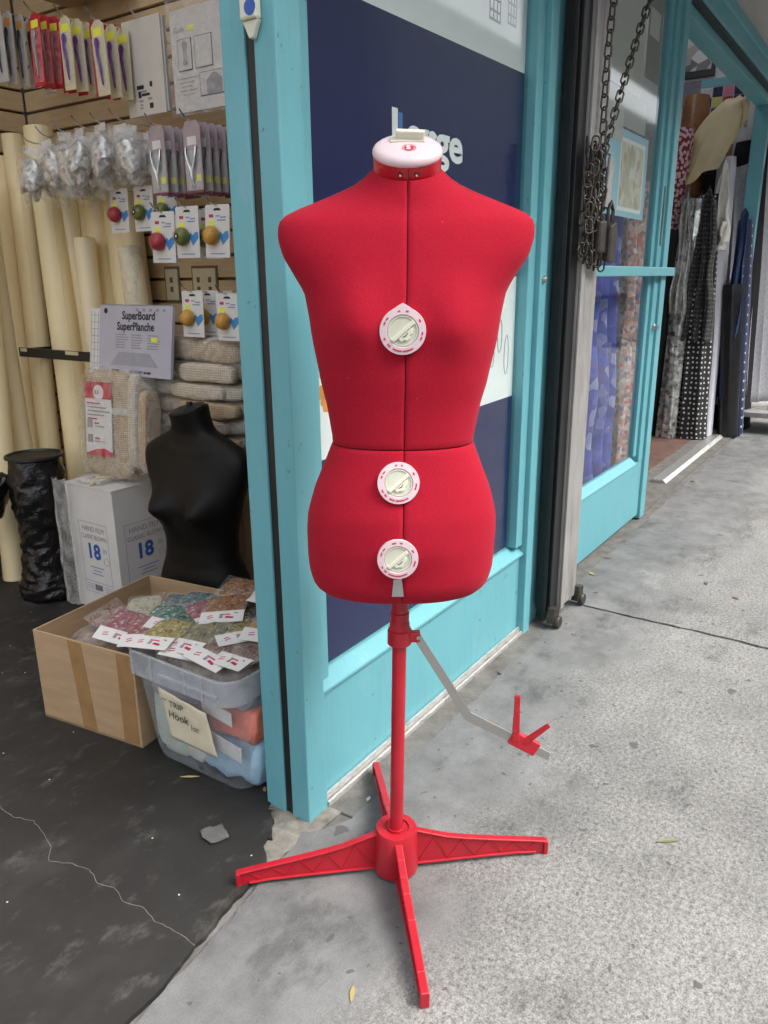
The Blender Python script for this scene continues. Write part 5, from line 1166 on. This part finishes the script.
tape(.36, .50, .010, .276, A_, B_, .06); tape(.84, .985, .010, .276, A_, B_, -.01)
# inner flap folded down at the back
pf_ = [D_ + (C_-D_)*.02, D_ + (C_-D_)*.98]; m = MB(); m.loft([[pf_[0]+VZ*.278-e_*-1.2, pf_[1]+VZ*.278+e_*1.2, pf_[1]+VZ*.17+e_*4, pf_[0]+VZ*.17+e_*4], [pf_[0]+VZ*.278+e_*2.0, pf_[1]+VZ*.278+e_*2.0, pf_[1]+VZ*.17+e_*4.8, pf_[0]+VZ*.17+e_*4.8]]); m.build('inner_flap', 'carton', cb_)
# bin
bn_ = T('plastic_bin', 'frosted clear plastic bin with handwritten note, heaped with bagged sequins', 'bin', (1.33, 1.34, 0))
def rrect(cx, cy, hx, hy, r_, z, n=6, rot=0):
    out = []
    for (sx, sy, a0) in ((1, 1, 0), (-1, 1, 90), (-1, -1, 180), (1, -1, 270)):
        for k in range(n+1):
            a = R(a0+90*k/n); p = Vector((sx*(hx-r_)+math.cos(a)*r_, sy*(hy-r_)+math.sin(a)*r_, 0)); out.append(Vector((cx, cy, z)) + p)
    return out
bcx_, bcy_ = 1.345, 1.352
prof = [(.196, .155, .045, .004), (.205, .164, .05, .012), (.212, .170, .05, .04), (.238, .184, .05, .272), (.239, .185, .05, .276)]
m = MB(); m.loft([rrect(bcx_, bcy_, *p) for p in prof], True, False); bb = m.build('bin_body', 'bin', bn_, True, angle=50, thick=.002)
m = MB(); m.loft([rrect(bcx_, bcy_, *p) for p in ((.240, .186, .05, .268), (.256, .190, .055, .272), (.258, .192, .055, .335), (.252, .188, .05, .337))], False, False); rim = m.build('bin_rim', 'binrim', bn_, True, angle=40, thick=.003)
for y in (1.25, 1.31, 1.43, 1.50): MB().bx(1.0835, 1.0875, y-.003, y+.003, .274, .334).build('rim_rib', 'binrim', rim)
MB().bx(1.082, 1.0872, 1.20, 1.40, .298, .303).build('rim_rib', 'binrim', rim)
MB().bx(1.1365, 1.1395, 1.33, 1.345, .025, .038).build('mould_mark', 'ink', bb)
# note taped on the front of the bin
nb_o = Vector((1.1075, 1.478, .0)); nd = Vector((-.97, 0, -.10)).normalized()
def bp2(y, z, d=0): 
    x = bcx_ - (.212 + (.238-.212)*(z-.04)/(.272-.04)) - .0025 - d; return Vector((x, y, z))
nt_ = T('paper_note', 'cream paper note reading TRIP Hook taped on the clear bin', 'note', (1.12, 1.40, .12))
m = MB(); m.grid(lambda u_, v_: bp2(1.432-.165*u_-.012*v_, .248-.012*u_-(.150-.02*u_)*v_ -.01*u_, .002+.004*abs(nz((u_*3, v_*4, 6)))), 14, 14); m.build('paper', 'note', nt_, True, angle=180, thick=.0006)
nu_ = -VY; nv_ = (bp2(0, .2)-bp2(0, .1)).normalized(); nv_ = nv_ if nv_.z > 0 else -nv_
text('TRIP', .026, bp2(1.395, .206, .0085), nu_, nv_, 'ink', nt_, sx=1.0, bold=.004, shear=.1); text('Hook', .034, bp2(1.405, .170, .0085), nu_, nv_, 'ink', nt_, sx=.9, bold=.006, shear=.15); text('lot', .026, bp2(1.328, .158, .0085), nu_, nv_, 'ink', nt_, sx=.9, shear=.2)
text('~', .03, bp2(1.42, .214, .0085), nu_, nv_, 'ink', nt_)
# bagged goods inside the bin
inside = [((1.20, 1.45, .11), (.09, .17, .19), pm('pale green bag fill', (.50, .58, .52), .6, var=.15, bump=.3, bscale=40), 'pale green bag seen through the bin'), ((1.21, 1.27, .075), (.10, .22, .13), pm('sky blue bag fill', (.34, .52, .66), .6, var=.15, bump=.3, bscale=40), 'pale blue bag at the bottom of the clear bin'), ((1.195, 1.265, .185), (.08, .21, .10), pm('coral bag fill', (.72, .22, .16), .6, var=.2, bump=.4, bscale=40), 'coral pink bag seen through the bin'), ((1.20, 1.44, .225), (.10, .18, .10), pm('lilac bag fill', (.42, .38, .48), .6, var=.2, bump=.3, bscale=40), 'lilac grey bag high in the clear bin'), ((1.38, 1.35, .14), (.26, .28, .24), pm('mixed bag fill', (.40, .42, .44), .7, var=.3, bump=.3, bscale=30), 'grey mixed bags filling the back of the bin'), ((1.18, 1.39, .10), (.05, .09, .15), pm('cream bag fill', (.62, .62, .56), .6, var=.15, bump=.3, bscale=40), 'cream bag behind the note in the clear bin'), ((1.20, 1.28, .250), (.08, .22, .06), pm('smoke bag fill', (.30, .33, .36), .6, var=.15, bump=.3, bscale=40), 'smoke grey bag under the bin rim')]
for c, d, mt, lb_ in inside: tag(pillow(MB(), c, d, amp=.016, seed=c[1]*9, n=16).build('sequin_bag', mt, None, True, angle=180), lb_, 'bag', 'bags inside the clear bin')
for (c, d) in (((1.130, 1.255, .222), (.002, .10, .040)), ((1.139, 1.245, .125), (.002, .11, .045))):
    tag(MB().box(c, d, Matrix.Rotation(R(8), 3, 'X') @ Matrix.Rotation(R(-6), 3, 'Y')).build('price_label', 'paper'), 'white printed label above the coral bag' if c[2] > .2 else 'white printed label between the coral and blue bags', 'label')
# bags of sequins on top: header card, coloured fill, clear film
def seqbag(cols, nm):
    t = T('sequin_bag', 'x', 'bag'); mt = m_speck(nm, [tuple(c_*.85 for c_ in q_) for q_ in cols[:-1]] + [cols[-1]], 130, .25, .35, 1.0, .005); W, Hh = .115, .150
    m = MB(); pillow(m, (0, -.014, .002), (W*.94, Hh*.70, .014), amp=.003, seed=3, n=10); m.build('sequins', mt, t, True, angle=180)
    m = MB(); m.grid(lambda u_, v_: Vector((-W/2+W*u_, -Hh/2+Hh*v_, .006+.012*math.sin(u_*pi)**.6*math.sin(v_*pi)**.6+.003*nz((u_*8, v_*8, 3)))), 12, 14); m.build('clear_bag', 'sachet', t, True)
    hd = MB().box((0, .055, .012), (W, .048, .0016), Matrix.Rotation(R(-6), 3, 'X')).build('header_card', 'paper', t)
    for (x, y, a, b) in ((-.020, .060, .022, .008), (.002, .055, .009, .014), (-.008, .047, .028, .004), (.032, .050, .014, .003), (-.036, .043, .010, .004), (.03, .058, .016, .003)): MB().box((x, y, .0132-.1*(y-.055)), (a, b, .0006), Matrix.Rotation(.3*x*40, 3, 'Z')).build('red_print', 'redprint' if a > .011 else 'greyink', hd)
    return t
SQ = dict(gold=[(.46, .36, .06), (.58, .47, .12), (.20, .15, .02), (.78, .68, .30)], olive=[(.20, .19, .09), (.34, .32, .16), (.10, .10, .04), (.42, .38, .2)], green=[(.02, .20, .13), (.06, .34, .24), (.01, .09, .06), (.55, .72, .62)], brown=[(.34, .12, .02), (.48, .19, .03), (.16, .05, .01), (.62, .30, .07)], plum=[(.20, .08, .07), (.52, .34, .26), (.14, .05, .05), (.34, .18, .12)], amber=[(.62, .30, .06), (.74, .46, .14), (.40, .16, .02), (.80, .60, .30)], ivory=[(.60, .58, .44), (.72, .70, .58), (.42, .42, .28), (.66, .64, .5)], pink=[(.38, .05, .09), (.50, .12, .15), (.22, .02, .05), (.7, .45, .45)], teal=[(.08, .16, .17), (.20, .32, .34), (.04, .08, .09), (.3, .4, .42)])
SP = {k: seqbag(v, k+' sequins') for k, v in SQ.items()}
heap = [('gold', (1.175, 1.475, .350), 62, 'gold sequin bag at the corner of the bin heap'), ('olive', (1.21, 1.385, .352), 70, 'olive sequin bag beside the gold one, tag toward the street'), ('olive', (1.195, 1.39, .336), 75, 'olive sequin bag beneath the other olive one'), ('plum', (1.195, 1.285, .345), 62, 'plum brown sequin bag near the bin front'), ('brown', (1.34, 1.42, .372), 68, 'copper brown sequin bag in the middle of the heap'), ('brown', (1.46, 1.46, .375), 160, 'dark brown sequin bag at the back of the heap'), ('green', (1.27, 1.535, .340), 80, 'green and white sequin bag on the box edge'), ('teal', (1.38, 1.575, .330), 60, 'dull teal sequin bag at the far side of the heap'), ('pink', (1.33, 1.47, .352), 100, 'pink headed sequin bag under the copper bag'), ('amber', (1.315, 1.235, .375), 75, 'amber sequin bag beside the teal post'), ('plum', (1.21, 1.215, .350), 55, 'bronze sequin bag tucked against the bin rim'), ('ivory', (1.46, 1.325, .392), 40, 'ivory sequin bag high at the back of the heap'), ('ivory', (1.39, 1.255, .392), 80, 'ivory sequin bag behind the amber one'), ('olive', (1.53, 1.26, .385), 30, 'dark olive sequin bag at the very back by the post'), ('gold', (1.28, 1.33, .356), 110, 'gold sequin bag between the plum and brown ones')]
seen = set()
for (k, p, ang, lb_) in heap:
    o = SP[k] if k not in seen else copy_tree(SP[k]); seen.add(k)
    o.location = p; o.rotation_euler = (R(rg.uniform(-12, -3)), R(rg.uniform(-8, 8)), R(ang+rg.uniform(-22, 22)+42)); o['label'] = lb_; o['group'] = 'sequin bags heaped on the bin and box'
tag(pillow(MB(), (1.345, 1.352, .300), (.44, .34, .075), amp=.010, seed=77, n=14).build('sequin_bag', pm('heap of bags fill', (.30, .27, .24), .5, var=.5, scale=30, bump=.4, bscale=50), None, True, angle=180), 'big mixed bag lying under the heap on the bin', 'bag')
inbox = [('pink', (1.245, 1.635, .290), 80, 'pink sequin bag leaning at the box corner next to the bin'), ('pink', (1.235, 1.715, .285), 70, 'pink sequin bag with white tag at the box front'), ('plum', (1.265, 1.80, .270), 110, 'plum sequin bag lying loose in the cardboard box'), ('green', (1.31, 1.66, .285), 75, 'green sequin bag in the cardboard box beside the bin'), ('ivory', (1.33, 1.76, .285), 60, 'ivory sequin bag deep in the cardboard box'), ('teal', (1.42, 1.70, .272), 95, 'teal sequin bag at the back of the cardboard box'), ('plum', (1.44, 1.82, .245), 20, 'plum sequin bag in the back corner of the cardboard box')]
for (k, p, ang, lb_) in inbox:
    o = copy_tree(SP[k]); o.location = p; o.rotation_euler = (R(rg.uniform(-24, -8)), R(rg.uniform(-14, 14)), R(ang+rg.uniform(-25, 25)+42)); o['label'] = lb_; o['group'] = 'sequin bags heaped on the bin and box'
tag(pillow(MB(), (1.34, 1.78, .13), (.42, .34, .23), amp=.012, seed=78, n=14).build('sequin_bag', pm('box filling', (.30, .25, .22), .6, var=.5, scale=30, bump=.4, bscale=50), None, True, angle=180), 'big mixed bag filling the bottom of the cardboard box', 'bag')

# ================================================================== LITTER
def leaf(name, label, p, L_, W, ang, mat, curl=.3, cat='leaf'):
    root = Vector(p); u_ = Vector((math.cos(ang), math.sin(ang), 0)); v_ = Vector((-u_.y, u_.x, 0)); m = MB()
    m.grid(lambda a, b: root + u_*(a-.5)*L_ + v_*(b-.5)*W*math.sin(pi*min(1, max(.02, a*.96+.02)))*(1+.4*nz((a*5, b*4, L_*90))) + VZ*(.002+curl*L_*(.25*abs(b-.5)+.12*a*a+.05*nz((a*4, b*4, 2)))), 10, 6)
    return tag(m.build(name, mat, None, True, angle=180, thick=.0006), label, cat)
gl = pm('grey dead leaf', (.10, .10, .10), .8, var=.3, bump=.2); yl = pm('yellow dead leaf', (.34, .28, .10), .7, var=.3, bump=.2); bl = pm('brown dead leaf', (.15, .10, .06), .8, var=.3, bump=.2); gn = pm('green twig', (.16, .18, .05), .7, var=.3, bump=.2)
leaf('dead_leaf', 'curled grey dead leaf on the dark shop floor', (1.0, 1.15, .003), .07, .06, 1.9, gl)
leaf('paper_scrap', 'yellow paper scrap on the floor under the bin edge', (1.118, 1.36, .003), .05, .007, -1.0, pm('straw scrap', (.5, .42, .2), .7, bump=0), .2, 'scrap')
leaf('twig', 'thin green twig lying on the open pavement', (1.55, .28, 0), .055, .007, -.9, gn, .1, 'twig')
leaf('dead_leaf', 'yellow brown leaf scrap on the pavement before the front leg', (.845, .647, 0), .035, .010, .5, yl, .1)
for i, (x, y, l_, a, mt, lb_) in enumerate(((2.80, .97, .03, .3, bl, 'small brown leaf beside the gate wheel'), (3.05, .985, .04, 1.0, yl, 'yellowish leaf under the glass door panel'), (3.28, .99, .03, 2.0, bl, 'brown leaf midway along the glass door'), (3.55, 1.0, .035, .5, gl, 'grey leaf near the glass door post'), (2.86, .90, .025, 2.5, gl, 'grey leaf scrap in front of the gate'), (2.05, .935, .025, .7, gl, 'grey leaf scrap under the window strip'), (1.30, .93, .018, .2, pm('white scrap', (.6, .6, .58), .7, bump=0), 'tiny white scrap beside the teal post foot'), (4.9, .99, .05, .6, bl, 'brown leaf at the fabric shop threshold'), (1.185, 1.165, .02, .8, yl, 'yellow leaf bit at the foot of the rear teal post'), (1.14, 1.10, .02, 2.2, bl, 'brown leaf bit against the teal posts'), (3.2, .55, .035, .2, gl, 'grey flat leaf out on the far slab'), (3.1, .42, .03, .9, bl, 'brown flat leaf out on the far slab'))):
    leaf('dead_leaf', lb_, (x, y, .001 if y < 1.05 else .004), l_, l_*.5, a, mt, .12)
